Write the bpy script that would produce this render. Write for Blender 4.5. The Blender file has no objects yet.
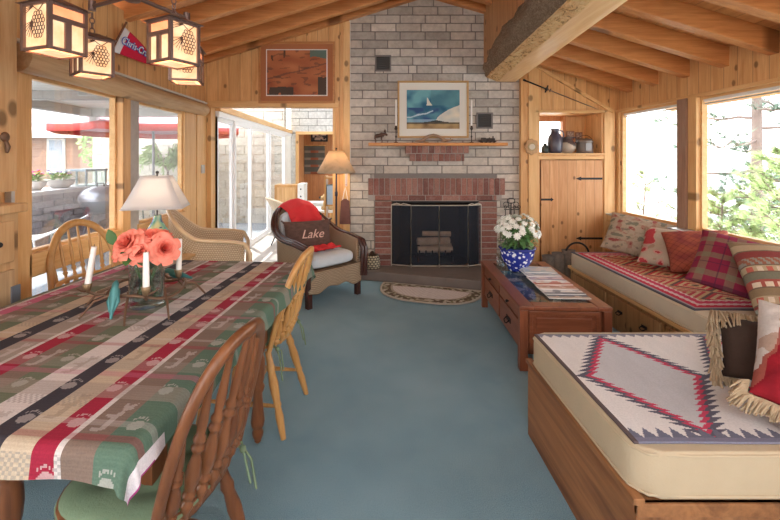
import bpy, math, random
from mathutils import Vector, Matrix, Euler, noise as mnoise
R = math.radians
PI = math.pi
random.seed(7)
SC = bpy.context.scene
COL = SC.collection
V = Vector

# ------------------------------------------------------------------ mesh builder
class MB:
    def __init__(s):
        s.v = []; s.f = []; s.sm = []; s.mi = []; s.col = []; s.uv = {}
        s.M = None
    def add(s, vs, fs, smooth=False, mi=0, cols=None):
        o = len(s.v)
        for p in vs:
            p = V(p)
            s.v.append(s.M @ p if s.M is not None else p)
        for k, f in enumerate(fs):
            s.f.append([i + o for i in f]); s.sm.append(smooth); s.mi.append(mi)
            if cols is None: s.col.append(None)
            elif isinstance(cols, tuple): s.col.append(cols)
            else: s.col.append(cols[k])
        return s
    def box(s, x0, y0, z0, x1, y1, z1, mi=0, col=None, M=None):
        if x1 < x0: x0, x1 = x1, x0
        if y1 < y0: y0, y1 = y1, y0
        if z1 < z0: z0, z1 = z1, z0
        vs = [V(p) for p in ((x0,y0,z0),(x1,y0,z0),(x1,y1,z0),(x0,y1,z0),(x0,y0,z1),(x1,y0,z1),(x1,y1,z1),(x0,y1,z1))]
        if M is not None: vs = [M @ p for p in vs]
        return s.add(vs, [(0,3,2,1),(4,5,6,7),(0,1,5,4),(1,2,6,5),(2,3,7,6),(3,0,4,7)], False, mi, col)
    def prism(s, pts, a, b, axis='z', mi=0, col=None):
        # pts 2D outline, extruded along axis from a to b
        n = len(pts)
        def P(p, h):
            return {'z': (p[0],p[1],h), 'y': (p[0],h,p[1]), 'x': (h,p[0],p[1])}[axis]
        vs = [P(p, a) for p in pts] + [P(p, b) for p in pts]
        fs = [tuple(range(n))[::-1], tuple(range(n, 2*n))]
        for i in range(n):
            j = (i+1) % n
            fs.append((i, j, n+j, n+i))
        return s.add(vs, fs, False, mi, col)
    def tube(s, pts, r, n=8, closed=False, caps=True, mi=0, col=None, flat=1.0):
        pts = [V(p) for p in pts]
        m = len(pts)
        rr = r if isinstance(r, (list, tuple)) else [r]*m
        vs = []; up = None
        for i, p in enumerate(pts):
            if closed: t = pts[(i+1) % m] - pts[i-1]
            elif i == 0: t = pts[1]-pts[0]
            elif i == m-1: t = pts[-1]-pts[-2]
            else: t = pts[i+1]-pts[i-1]
            t = t.normalized() if t.length > 1e-9 else V((0,0,1))
            if up is None:
                a = V((0,0,1)) if abs(t.z) < .9 else V((1,0,0))
                up = (a - t*a.dot(t)).normalized()
            else:
                up = up - t*up.dot(t)
                up = up.normalized() if up.length > 1e-6 else t.orthogonal().normalized()
            sd = t.cross(up)
            for k in range(n):
                a = 2*PI*k/n
                vs.append(p + (up*math.cos(a)*flat + sd*math.sin(a))*rr[i])
        fs = []
        L = m if closed else m-1
        for i in range(L):
            j = (i+1) % m
            for k in range(n):
                l = (k+1) % n
                fs.append((i*n+k, i*n+l, j*n+l, j*n+k))
        s.add(vs, fs, True, mi, col)
        if caps and not closed:
            s.add(vs[:n], [tuple(range(n))[::-1]], False, mi, col)
            s.add(vs[-n:], [tuple(range(n))], False, mi, col)
        return s
    def cyl(s, p0, p1, r0, r1=None, n=14, mi=0, col=None):
        return s.tube([p0, p1], [r0, r0 if r1 is None else r1], n, mi=mi, col=col)
    def turned(s, p0, p1, prof, n=12, mi=0, col=None):
        p0 = V(p0); p1 = V(p1)
        return s.tube([p0.lerp(p1, t) for t, r in prof], [r for t, r in prof], n, mi=mi, col=col)
    def lathe(s, prof, n=24, c=(0,0,0), mi=0, col=None, sx=1, sy=1):
        vs = []; fs = []
        for r, z in prof:
            for k in range(n):
                a = 2*PI*k/n
                vs.append((c[0]+r*math.cos(a)*sx, c[1]+r*math.sin(a)*sy, c[2]+z))
        for i in range(len(prof)-1):
            for k in range(n):
                l = (k+1) % n
                fs.append((i*n+k, i*n+l, (i+1)*n+l, (i+1)*n+k))
        s.add(vs, fs, True, mi, col)
        if prof[0][0] > 1e-4: s.add(vs[:n], [tuple(range(n))[::-1]], False, mi, col)
        if prof[-1][0] > 1e-4: s.add(vs[-n:], [tuple(range(n))], False, mi, col)
        return s
    def ball(s, c, r, n=10, sx=1, sy=1, sz=1, mi=0, col=None):
        m = max(4, n//2+1)
        prof = [(max(1e-5, math.sin(PI*i/m))*r, -math.cos(PI*i/m)*r*sz) for i in range(m+1)]
        return s.lathe(prof, n, c, mi, col, sx, sy)
    def grid(s, fn, nu, nv, cu=False, smooth=True, colf=None, mi=0, keep=None, uvf=True):
        # fn(u,v) -> point ; u,v in 0..1
        o = len(s.v)
        vs = []; U = nu if cu else nu+1
        for j in range(nv+1):
            for i in range(U):
                vs.append(fn(i/nu, j/nv))
        fs = []; cs = []; uvs = []
        for j in range(nv):
            for i in range(nu):
                if keep and not keep((i+.5)/nu, (j+.5)/nv): continue
                i2 = (i+1) % U
                fs.append((j*U+i, j*U+i2, (j+1)*U+i2, (j+1)*U+i))
                uvs.append(((i/nu, j/nv), ((i+1)/nu, j/nv), ((i+1)/nu, (j+1)/nv), (i/nu, (j+1)/nv)))
                cs.append(colf((i+.5)/nu, (j+.5)/nv) if colf else None)
        if uvf:
            for k, q in enumerate(uvs): s.uv[len(s.f)+k] = q
        return s.add(vs, fs, smooth, mi, cs if colf else None)
    def build(s, name, mat, parent=None, loc=None, rot=None, bevel=0, solid=0, sub=0, seg=2, off=-1):
        me = bpy.data.meshes.new(name)
        me.from_pydata([tuple(p) for p in s.v], [], s.f)
        me.polygons.foreach_set('use_smooth', s.sm)
        mats = mat if isinstance(mat, (list, tuple)) else [mat]
        for m in mats: me.materials.append(m)
        if len(mats) > 1: me.polygons.foreach_set('material_index', s.mi)
        if any(c is not None for c in s.col):
            ca = me.color_attributes.new('Col', 'FLOAT_COLOR', 'CORNER')
            data = []
            for f, c in zip(s.f, s.col):
                c = c or (1,1,1)
                data += [c[0], c[1], c[2], 1.0]*len(f)
            ca.data.foreach_set('color', data)
        if s.uv:
            uvl = me.uv_layers.new(name='UVMap')
            data = []
            for k, f in enumerate(s.f):
                q = s.uv.get(k)
                if q and len(q) == len(f):
                    for a in q: data += [a[0], a[1]]
                else: data += [0, 0]*len(f)
            uvl.data.foreach_set('uv', data)
        me.update()
        o = bpy.data.objects.new(name, me); COL.objects.link(o)
        if parent is not None: o.parent = parent
        if loc is not None: o.location = loc
        if rot is not None: o.rotation_euler = rot
        if solid:
            m = o.modifiers.new('solid', 'SOLIDIFY'); m.thickness = solid; m.offset = off
        if bevel:
            m = o.modifiers.new('bevel', 'BEVEL'); m.width = bevel; m.segments = seg
            m.limit_method = 'ANGLE'; m.angle_limit = R(40)
        if sub:
            m = o.modifiers.new('sub', 'SUBSURF'); m.levels = sub; m.render_levels = sub
        return o

def thing(name, label, cat, loc=(0,0,0), rz=0, group=None, rot=None):
    o = bpy.data.objects.new(name, None); COL.objects.link(o)
    o.location = loc; o.rotation_euler = rot if rot is not None else (0,0,rz)
    o.empty_display_size = .1
    o['label'] = label; o['category'] = cat
    if group: o['group'] = group
    return o
def tag(o, label, cat, group=None, kind=None):
    o['label'] = label; o['category'] = cat
    if group: o['group'] = group
    if kind: o['kind'] = kind
    return o
def struct(o):
    o['kind'] = 'structure'; return o
def dup(root, loc, rz=None, label=None, group=None):
    r = root.copy(); COL.objects.link(r); r.location = loc
    if rz is not None: r.rotation_euler = (0,0,rz)
    if label: r['label'] = label
    if group: r['group'] = group
    for ch in list(root.children):
        c = ch.copy(); COL.objects.link(c); c.parent = r
        for g in list(ch.children):
            d = g.copy(); COL.objects.link(d); d.parent = c
    return r
def text_mesh(name, txt, size, mat, parent, M, shear=0, depth=.0015, align='CENTER', fat=0):
    cu = bpy.data.curves.new('txt', 'FONT'); cu.body = txt; cu.size = size
    cu.shear = shear; cu.offset = fat; cu.extrude = depth; cu.align_x = align; cu.align_y = 'CENTER'
    t = bpy.data.objects.new('txt', cu)
    COL.objects.link(t)
    dg = bpy.context.evaluated_depsgraph_get()
    me = bpy.data.meshes.new_from_object(t.evaluated_get(dg))
    me.name = name
    COL.objects.unlink(t); bpy.data.objects.remove(t)
    me.transform(M)
    me.materials.clear(); me.materials.append(mat)
    o = bpy.data.objects.new(name, me); COL.objects.link(o); o.parent = parent
    return o

# ------------------------------------------------------------------ materials
class NT:
    def __init__(s, name):
        s.m = bpy.data.materials.new(name); s.m.use_nodes = True
        s.t = s.m.node_tree; s.n = s.t.nodes; s.l = s.t.links
        s.b = s.n['Principled BSDF']; s.out = s.n['Material Output']
    def N(s, typ, **kw):
        n = s.n.new(typ)
        for k, v in kw.items():
            if k.startswith('i_'): n.inputs[k[2:].replace('_', ' ')].default_value = v
            else: setattr(n, k, v)
        return n
    def L(s, a, b): s.l.new(a, b)
    def math(s, op, a, b=None, c=None):
        n = s.n.new('ShaderNodeMath'); n.operation = op
        for i, x in enumerate((a, b, c)):
            if x is None: continue
            if isinstance(x, (int, float)): n.inputs[i].default_value = x
            else: s.L(x, n.inputs[i])
        return n.outputs[0]
    def mix(s, fac, a, b, typ='MIX'):
        n = s.n.new('ShaderNodeMix'); n.data_type = 'RGBA'; n.blend_type = typ
        for i, x in ((0, fac), (6, a), (7, b)):
            if isinstance(x, (int, float)): n.inputs[i].default_value = x
            elif isinstance(x, (tuple, list)): n.inputs[i].default_value = (*x[:3], 1)
            else: s.L(x, n.inputs[i])
        return n.outputs[2]
    def coord(s, kind='Object'):
        return s.N('ShaderNodeTexCoord').outputs[kind]
    def noise(s, vec, scale, detail=3, rough=.55, dist=0):
        n = s.N('ShaderNodeTexNoise'); n.inputs['Scale'].default_value = scale
        n.inputs['Detail'].default_value = detail; n.inputs['Roughness'].default_value = rough
        n.inputs['Distortion'].default_value = dist
        s.L(vec, n.inputs['Vector']); return n.outputs['Fac']
    def ramp(s, fac, stops):
        n = s.N('ShaderNodeValToRGB'); e = n.color_ramp.elements
        while len(e) < len(stops): e.new(.5)
        for el, (p, c) in zip(e, stops):
            el.position = p; el.color = (*c[:3], 1) if isinstance(c, tuple) else (c, c, c, 1)
        s.L(fac, n.inputs[0]); return n.outputs[0]
    def bump(s, h, strength=.3, dist=.01):
        n = s.N('ShaderNodeBump'); n.inputs['Strength'].default_value = strength
        n.inputs['Distance'].default_value = dist
        s.L(h, n.inputs['Height']); s.L(n.outputs[0], s.b.inputs['Normal']); return n
    def mapv(s, vec, sc=(1,1,1), loc=(0,0,0), rot=(0,0,0)):
        n = s.N('ShaderNodeMapping'); n.inputs['Scale'].default_value = sc
        n.inputs['Location'].default_value = loc; n.inputs['Rotation'].default_value = rot
        s.L(vec, n.inputs['Vector']); return n.outputs[0]
    def base(s, c, rough=.5, metal=0, spec=.5):
        if isinstance(c, (tuple, list)): s.b.inputs['Base Color'].default_value = (*c[:3], 1)
        else: s.L(c, s.b.inputs['Base Color'])
        s.b.inputs['Roughness'].default_value = rough; s.b.inputs['Metallic'].default_value = metal
        s.b.inputs['Specular IOR Level'].default_value = spec
        return s

def lin(r, g, b):
    f = lambda c: (c/255/12.92) if c/255 <= .04045 else ((c/255+.055)/1.055)**2.4
    return (f(r), f(g), f(b))
def mul(c, k): return tuple(min(1, x*k) for x in c)
def mixc(a, b, t): return tuple(x*(1-t)+y*t for x, y in zip(a, b))

def plain(name, c, rough=.5, metal=0, var=.12, scale=8, bump=0, bscale=60, spec=.5):
    t = NT(name); co = t.coord()
    n = t.noise(co, scale, 4)
    t.base(t.mix(n, mul(c, 1-var), mul(c, 1+var)), rough, metal, spec)
    if bump: t.bump(t.noise(co, bscale, 3), bump, .004)
    return t.m

def wood(name, light, dark, across='X', along='Z', board=0, rough=.45, knots=0, grain=1.0, tint=.16, groove=.5, gw=.028, spec=.4):
    """planked or plain wood; board = plank width in metres (0: one piece)"""
    t = NT(name); co = t.coord()
    sp = t.N('ShaderNodeSeparateXYZ'); t.L(co, sp.inputs[0])
    ax = {'X': 0, 'Y': 1, 'Z': 2}
    A = sp.outputs[ax[across]]; B = sp.outputs[ax[along]]
    oth = [k for k in 'XYZ' if k not in (across, along)][0]
    C = sp.outputs[ax[oth]]
    if board:
        q = t.math('DIVIDE', A, board)
        idx = t.math('FLOOR', q); fr = t.math('FRACT', q)
        wn = t.N('ShaderNodeTexWhiteNoise', noise_dimensions='1D'); t.L(idx, wn.inputs['W'])
        rnd = wn.outputs['Value']
    else:
        oi = t.N('ShaderNodeObjectInfo'); rnd = oi.outputs['Random']
    cb = t.N('ShaderNodeCombineXYZ')
    t.L(t.math('MULTIPLY', A, 9*grain), cb.inputs[0])
    t.L(t.math('ADD', t.math('MULTIPLY', B, .8*grain), t.math('MULTIPLY', rnd, 37.0)), cb.inputs[1])
    t.L(t.math('MULTIPLY', C, 9*grain), cb.inputs[2])
    n1 = t.noise(cb.outputs[0], 2.2, 5, .6, .8)
    cb2 = t.N('ShaderNodeCombineXYZ')
    t.L(t.math('MULTIPLY', A, 70*grain), cb2.inputs[0]); t.L(t.math('MULTIPLY', B, 3*grain), cb2.inputs[1]); t.L(t.math('MULTIPLY', C, 70*grain), cb2.inputs[2])
    n2 = t.noise(cb2.outputs[0], 1.5, 3, .6)
    g = t.math('ADD', t.math('MULTIPLY', n1, .7), t.math('MULTIPLY', n2, .3))
    g = t.ramp(g, [(.32, dark), (.62, light)])
    col = t.mix(t.math('MULTIPLY', rnd, tint*2), g, mul(mixc(light, dark, .75), .8), 'MIX')
    if knots:
        cb3 = t.N('ShaderNodeCombineXYZ')
        t.L(t.math('MULTIPLY', A, 5.2*knots), cb3.inputs[0])
        t.L(t.math('ADD', t.math('MULTIPLY', B, 3.6*knots), t.math('MULTIPLY', rnd, 11.0)), cb3.inputs[1])
        t.L(t.math('MULTIPLY', C, .8), cb3.inputs[2])
        vo = t.N('ShaderNodeTexVoronoi', voronoi_dimensions='2D'); vo.inputs['Scale'].default_value = 1.0
        t.L(cb3.outputs[0], vo.inputs['Vector'])
        sepc = t.N('ShaderNodeSeparateColor'); t.L(vo.outputs['Color'], sepc.inputs[0])
        on = t.math('GREATER_THAN', sepc.outputs[0], .45)
        k = t.ramp(vo.outputs['Distance'], [(.065, 1.0), (.115, 0.0)])
        col = t.mix(t.math('MULTIPLY', t.math('MULTIPLY', k, on), .85), col, mul(dark, .35))
    if board:
        e = t.math('MINIMUM', fr, t.math('SUBTRACT', 1.0, fr))
        gm = t.math('LESS_THAN', e, gw)
        col = t.mix(t.math('MULTIPLY', gm, groove), col, mul(dark, .45))
        h = t.math('SUBTRACT', t.math('MULTIPLY', g, .15), gm)
        t.bump(h, .5, .006)
    else:
        t.bump(g, .15, .003)
    t.base(col, rough, 0, spec)
    return t.m

def vcol(name, rough=.85, bump=.25, bscale=180, var=.12, spec=.2, sheen=0, attr='Col'):
    t = NT(name); a = t.N('ShaderNodeVertexColor', layer_name=attr)
    co = t.coord(); n = t.noise(co, bscale, 2)
    c = t.mix(1.0, a.outputs[0], t.ramp(n, [(.3, 1-var), (.7, 1.0)]), 'MULTIPLY')
    t.base(c, rough, 0, spec)
    if bump: t.bump(n, bump, .003)
    return t.m

def glass_pane(name, tint=(1,1,1), refl=.06):
    t = NT(name)
    tr = t.N('ShaderNodeBsdfTransparent'); tr.inputs[0].default_value = (*tint, 1)
    gl = t.N('ShaderNodeBsdfGlossy'); gl.inputs['Roughness'].default_value = .02
    fr = t.N('ShaderNodeLayerWeight'); fr.inputs['Blend'].default_value = .25
    f = t.math('ADD', t.math('MULTIPLY', fr.outputs['Fresnel'], .25), refl*.15)
    mx = t.N('ShaderNodeMixShader'); t.L(f, mx.inputs[0]); t.L(tr.outputs[0], mx.inputs[1]); t.L(gl.outputs[0], mx.inputs[2])
    t.L(mx.outputs[0], t.out.inputs['Surface'])
    return t.m

def emis(name, c, strength, c2=None, scale=14, base=None):
    t = NT(name); co = t.coord()
    n = t.noise(co, scale, 4, .6, .4)
    col = t.mix(t.ramp(n, [(.35, 0.0), (.65, 1.0)]), c, c2 or c)
    t.base(base or c, .5)
    t.L(col, t.b.inputs['Emission Color']); t.b.inputs['Emission Strength'].default_value = strength
    return t.m

def weave(name, c1, c2, su=60, sv=60, rough=.6, uv=True, spec=.35):
    """basket weave on UV or object coordinates"""
    t = NT(name); co = t.coord('UV' if uv else 'Object')
    sp = t.N('ShaderNodeSeparateXYZ'); t.L(co, sp.inputs[0])
    if uv: a, b = sp.outputs[0], sp.outputs[1]
    else: a, b = t.math('ADD', sp.outputs[0], sp.outputs[1]), sp.outputs[2]
    a = t.math('MULTIPLY', a, su); b = t.math('MULTIPLY', b, sv)
    sh = t.math('MULTIPLY', t.math('MODULO', t.math('FLOOR', b), 2.0), .5)
    s1 = t.math('ABSOLUTE', t.math('SINE', t.math('MULTIPLY', t.math('ADD', a, sh), PI)))
    s2 = t.math('ABSOLUTE', t.math('SINE', t.math('MULTIPLY', b, PI)))
    h = t.math('MULTIPLY', s1, s2)
    col = t.mix(t.ramp(h, [(.1, 0.0), (.6, 1.0)]), c2, c1)
    nz = t.noise(t.coord(), 9, 3)
    col = t.mix(t.math('MULTIPLY', nz, .35), col, mul(c2, .9))
    t.base(col, rough, 0, spec); t.bump(h, .7, .006)
    return t.m

def img(px, py, Y):   # where a sight line meets the depth Y (metres)
    return V(((px-373)*Y/420, Y, 1.4-(py-159)*Y/420))
# ------------------------------------------------------------------ materials of the place
PINE_Z = wood('pine boards upright', (.80,.475,.205), (.58,.275,.09), 'X', 'Z', .135, knots=1)
PINE_ZY = wood('pine boards upright on side wall', (.80,.49,.22), (.58,.28,.095), 'Y', 'Z', .135, knots=1)
PINE_DOOR = wood('pine door boards', (.70,.385,.175), (.48,.205,.07), 'X', 'Z', .107, knots=1.2)
PINE_TZ = wood('pine trim upright', (.82,.52,.24), (.64,.34,.12), 'X', 'Z', 0, knots=.7)
PINE_TY = wood('pine trim along room', (.83,.54,.255), (.65,.35,.13), 'X', 'Y', 0, knots=.6)
PINE_TX = wood('pine trim across', (.82,.52,.24), (.64,.34,.12), 'Y', 'X', 0, knots=.6)
RAFT = wood('fir rafter', (.72,.34,.125), (.46,.17,.05), 'Y', 'X', 0, grain=1.1, knots=.3)
CEILW = wood('fir ceiling boards', (.68,.35,.14), (.49,.20,.065), 'X', 'Y', .145, knots=.5)
BEAMW = wood('hewn beam face', (.96,.62,.31), (.80,.43,.17), 'X', 'Y', 0, grain=.8)
FURN = wood('cherry furniture', (.26,.085,.040), (.13,.036,.017), 'X', 'Y', 0, rough=.3, grain=1.2)
FURNX = wood('cherry furniture across', (.27,.09,.042), (.14,.04,.018), 'Z', 'X', 0, rough=.3, grain=1.2)
FURNZ = wood('cherry furniture upright', (.25,.082,.038), (.13,.036,.017), 'X', 'Z', 0, rough=.3, grain=1.2)
OAK = wood('golden oak', (.60,.33,.115), (.40,.19,.055), 'X', 'Z', 0, rough=.32)
DARKOAK = wood('brown stained oak', (.22,.085,.034), (.11,.038,.015), 'X', 'Z', 0, rough=.3)
LOGW = wood('peeled log', (.66,.46,.26), (.42,.24,.11), 'Z', 'Y', 0, grain=.8, knots=.5)
PLY = wood('plywood with wide grain', (.40,.18,.07), (.11,.04,.015), 'Z', 'Y', 0, rough=.55, grain=.55)
BENCHW = wood('bench front boards', (.50,.30,.135), (.32,.165,.065), 'Y', 'Z', .16, knots=1)
IRON = plain('wrought iron', (.055,.045,.04), .5, .7, .2)
DIRON = plain('black iron', (.02,.02,.022), .55, .5, .2)
BRONZE = plain('oiled bronze', (.16,.095,.06), .5, .6, .2)
STEEL = plain('brushed steel', (.45,.44,.42), .35, .9, .1)
WHITE_ALU = plain('white painted metal', (.82,.83,.84), .4, 0, .03)
GLASS = glass_pane('window glass')
GLASS2 = glass_pane('clear glass ware', (.96,.99,.99), .3)
CANDLE = plain('candle wax', (.88,.86,.82), .4, 0, .03)

# carpet
t = NT('blue carpet'); co = t.coord()
n1 = t.noise(co, 1.1, 3, .6); n2 = t.noise(co, 240, 2, .7); n3 = t.noise(co, 14, 4, .7)
c = t.mix(t.ramp(n1, [(.35, 0.0), (.65, 1.0)]), (.12,.24,.295), (.215,.355,.41))
c = t.mix(t.math('MULTIPLY', t.ramp(n2, [(.4, 0.0), (.62, 1.0)]), .55), c, (.33,.49,.55))
c = t.mix(t.math('MULTIPLY', t.ramp(n3, [(.45, 0.0), (.65, 1.0)]), .25), c, (.23,.37,.42))
t.base(c, .95, 0, .1); t.bump(n2, .8, .008)
t.b.inputs['Sheen Weight'].default_value = .15
CARPET = t.m
PALEFLOOR = plain('pale sunroom carpet', (.50,.46,.42), .9, 0, .08, 5, .3, 120)

# masonry
t = NT('painted slump block'); a = t.N('ShaderNodeVertexColor', layer_name='Col'); co = t.coord()
n = t.noise(co, 16, 5, .65, .3); n2 = t.noise(co, 3, 3, .6)
c = t.mix(1.0, a.outputs[0], t.ramp(n, [(.3, .72), (.65, 1.0)]), 'MULTIPLY')
c = t.mix(t.math('MULTIPLY', t.ramp(n2, [(.45, 0.0), (.7, 1.0)]), .3), c, (.33,.29,.27), 'MIX')
t.base(c, .9, 0, .2); t.bump(n, .5, .01); BLOCK = t.m
t = NT('red brick'); a = t.N('ShaderNodeVertexColor', layer_name='Col'); co = t.coord()
n = t.noise(co, 60, 4, .7); n2 = t.noise(co, 12, 3, .6)
c = t.mix(1.0, a.outputs[0], t.ramp(n, [(.3, .6), (.62, 1.0)]), 'MULTIPLY')
c = t.mix(t.math('MULTIPLY', t.ramp(n2, [(.5, 0.0), (.75, 1.0)]), .35), c, (.42,.30,.27))
t.base(c, .85, 0, .25); t.bump(n, .5, .006); BRICK = t.m
MORTAR = plain('grey mortar', (.20,.175,.16), .95, 0, .15, 30, .3)
SLATE = plain('brown slate', (.17,.135,.115), .5, 0, .25, 6, .4, 25)
SOOT = plain('sooty firebrick', (.03,.027,.026), .95, 0, .3, 12)

def brick_wall(mb, x0, x1, z0, z1, y, bw, bh, m, depth, colf, rng, top=None, jit=.004, squares=0.0, hole=None):
    row = 0; z = z0
    while z < z1 - 1e-4:
        h = min(bh, z1-z)
        x = x0 - (bw*.5 if row % 2 else 0) - rng.random()*.0
        while x < x1 - 1e-4:
            w = bw
            if squares and rng.random() < squares: w = bh*1.0
            a = max(x, x0); b = min(x+w, x1)
            x += w
            if b-a < m*2.5: continue
            if top:
                zt = min(top(a), top(b), z+h)
            else: zt = z+h
            if zt - z < m*2: continue
            if hole and hole(a, b, z, zt): 
                hx0, hx1 = hole(a, b, z, zt)
                for aa, bb in ((a, min(b, hx0)), (max(a, hx1), b)):
                    if bb-aa > .03:
                        mb.box(aa+m/2, y-depth, z+m/2, bb-m/2, y, zt-m/2, col=colf(rng))
                continue
            j = rng.uniform(-jit, jit)
            mb.box(a+m/2, y-depth-j, z+m/2, b-m/2, y, zt-m/2, col=colf(rng))
        z += h; row += 1

# ------------------------------------------------------------------ shell
XL, XR, YB, YR = -2.05, 2.93, 5.12, -1.9      # left, right, fireplace wall, rear
RIDX, RIDZ, SL, SR = .646, 3.36, .30, .285
def roofL(x): return RIDZ - (RIDX-x)*SL if x < RIDX else RIDZ-(x-RIDX)*SR     # underside of rafters, main roof
def roofR(x): return 2.165 + (XR-x)*.3                                        # low roof over the window bay

m = MB(); m.box(XL-.15, YR-.1, -.12, XR+.15, YB+.02, 0); struct(m.build('floor', CARPET))
m = MB(); m.box(XL, YB+.02, -.12, 0.2, 10.3, -.002); struct(m.build('floor_sunroom', PALEFLOOR))

# ceiling boards above the rafters
RH = .16
m = MB()
y0, y1 = -.75, YB+.4  # boards stop behind the camera, leaving the roof open for added light
def slab(mb, xa, za, xb, zb, t=.05):
    mb.add([(xa,y0,za),(xb,y0,zb),(xb,y1,zb),(xa,y1,za),(xa,y0,za+t),(xb,y0,zb+t),(xb,y1,zb+t),(xa,y1,za+t)],
           [(0,3,2,1),(4,5,6,7),(0,1,5,4),(1,2,6,5),(2,3,7,6),(3,0,4,7)])
slab(m, XL-.5, roofL(XL-.5)+RH, RIDX, RIDZ+RH)
slab(m, RIDX, RIDZ+RH, 1.50, roofL(1.50)+RH)
slab(m, 1.36, roofR(1.36)+RH, XR+1.0, roofR(XR+1.0)+RH)
struct(m.build('ceiling', CEILW))

# rafters, one object each
k = 0
def rafter(xa, za, xb, zb, y, w=.09, h=RH):
    global k
    k += 1
    m = MB()
    m.prism([(xa,za),(xb,zb),(xb,zb+h),(xa,za+h)], y-w/2, y+w/2, 'y')
    struct(m.build('trim_%d' % k, RAFT, bevel=.006))
ys = [4.79-.43*i for i in range(15)]
for y in [YB-.06]+ys:
    rafter(XL-.3, roofL(XL-.3), RIDX, RIDZ, y)
    rafter(RIDX, RIDZ, 1.35, roofL(1.35), y)
for y in ys:
    rafter(1.5, roofR(1.5), XR+.35, roofR(XR+.35), y)
m = MB(); m.box(RIDX-.03, YR, RIDZ-.02, RIDX+.03, YB, RIDZ+RH); k += 1; struct(m.build('trim_%d' % k, RAFT))

# the half-hewn log beam: bark, gnarled cut face, smooth soffit
t = NT('shaggy bark'); co = t.coord()
mp = t.mapv(co, (60, 22, 60)); n = t.noise(mp, 1.2, 5, .75, 1.2)
mp2 = t.mapv(co, (7, 4, 7)); n2 = t.noise(mp2, 1, 3)
c = t.ramp(n, [(.3, (.13,.085,.05)), (.46, (.40,.29,.19)), (.66, (.70,.57,.41))])
c = t.mix(t.math('MULTIPLY', n2, .5), c, (.34,.25,.18))
t.base(c, .95, 0, .15); t.bump(n, 1.0, .035); BARK = t.m
t = NT('gnarled sapwood'); co = t.coord()
mp = t.mapv(co, (26, 12, 26)); n = t.noise(mp, 1.0, 4, .7, 1.2)
c = t.ramp(n, [(.36, (.42,.20,.07)), (.46, (.92,.58,.26)), (.7, (1.0,.76,.42))])
t.base(c, .7, 0, .3); t.bump(n, .9, .03); GNARL = t.m
m = MB()
NS = 90
def beam_sec(Y):
    # right bottom, gold/smooth, bark/gold, bark left, upper left, top, upper right
    f = (5.05-Y)/2.55
    L = lambda a, b: a+(b-a)*min(f, 1.6)
    P = [(L(1.725,1.507), 2.338), (L(1.50,1.30), 2.336), (L(1.37,1.19), L(2.40,2.375)), (L(1.335,1.05), L(2.50,2.50)),
         (L(1.36,1.12), 2.66), (L(1.45,1.33), 2.74), (L(1.62,1.50), 2.66), (L(1.74,1.53), 2.52)]
    return P
SUBD = 4
rows = []
for i in range(NS+1):
    Y = YB-.01 - i*(YB+1.2)/NS
    P = beam_sec(Y); row = []
    for a in range(len(P)):
        p, q = P[a], P[(a+1) % len(P)]
        for s_ in range(SUBD):
            x = p[0]+(q[0]-p[0])*s_/SUBD; z = p[1]+(q[1]-p[1])*s_/SUBD
            seg = a
            amp = {0: .002, 1: .016, 2: .03, 3: .035, 4: .035, 5: .02, 6: .004, 7: .002}[seg]
            if s_ == 0 and seg in (1,): amp = .012
            if s_ == 0 and seg == 0: amp = .0
            q3 = V((x*9, Y*5, z*9))
            d = mnoise.noise(q3)*amp*1.2 + mnoise.noise(q3*3)*amp*.7
            cx, cz = 1.4, 2.52
            dr = V((x-cx, 0, z-cz)).normalized()
            row.append(V((x, Y, z)) + dr*d)
    rows.append(row)
nn = len(rows[0]); vs = [p for r in rows for p in r]; fs = []; mis = []
for i in range(NS):
    for j in range(nn):
        j2 = (j+1) % nn
        fs.append((i*nn+j, i*nn+j2, (i+1)*nn+j2, (i+1)*nn+j)); seg = j//SUBD
        mis.append({0: 2, 1: 1, 2: 0, 3: 0, 4: 0, 5: 0, 6: 2, 7: 2}[seg])
for f, q in zip(fs, mis): pass
m.add(vs, fs, True); m.mi = mis
k += 1; struct(m.build('trim_%d' % k, [BARK, GNARL, BEAMW]))

# clerestory boards above the beam
m = MB(); m.box(1.345, YR, 2.55, 1.375, YB, 3.36); struct(m.build('wall_clerestory', wood('pine boards clerestory', (.66,.38,.17), (.45,.21,.075), 'Y', 'Z', .135, knots=.8)))

# ---- fireplace wall
rng = random.Random(3)
FBX0, FBX1, FBZ0, FBZ1 = .225, 1.283, .107, .89     # firebox
def blockcol(r):
    b = r.choice([(.60,.535,.465), (.54,.485,.42), (.65,.58,.50), (.57,.495,.42), (.62,.56,.495), (.47,.42,.365)])
    return mul(b, r.uniform(.9, 1.08))
m = MB()
hole = lambda a, b, z, zt: (.03-.01, 1.50) if (z < 1.185 and b > .0 and a < 1.5 and z > -1) else None
brick_wall(m, -.28, 1.79, 0, 3.45, YB, .305, .1016, .011, .0, blockcol, rng, top=lambda x: roofL(x)+.13, squares=.07, hole=hole)
for i, p in enumerate(m.v): pass
wb = m.build('wall_fireplace', BLOCK); 
# give blocks depth (extrude towards the room)
wb.data.clear_geometry()
m = MB(); rng = random.Random(3)
brick_wall(m, -.28, 1.79, 0, 3.45, YB, .305, .1016, .011, .02, blockcol, rng, top=lambda x: roofL(x)+.13, squares=.07, hole=hole)
bpy.data.objects.remove(wb)
wb = struct(m.build('wall_fireplace', BLOCK, bevel=.004, seg=1))
m = MB()
m.box(-.28, YB-.014, 1.19, 1.79, YB+.16, 3.5); m.box(-.28, YB-.014, 0, FBX0, YB+.16, 1.19); m.box(FBX1, YB-.014, 0, 1.79, YB+.16, 1.19)
m.box(FBX0, YB-.014, FBZ1, FBX1, YB+.16, 1.19); m.box(FBX0, YB-.014, 0, FBX1, YB+.16, FBZ0)
struct(m.build('wall_mortar_bed', MORTAR))
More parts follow.
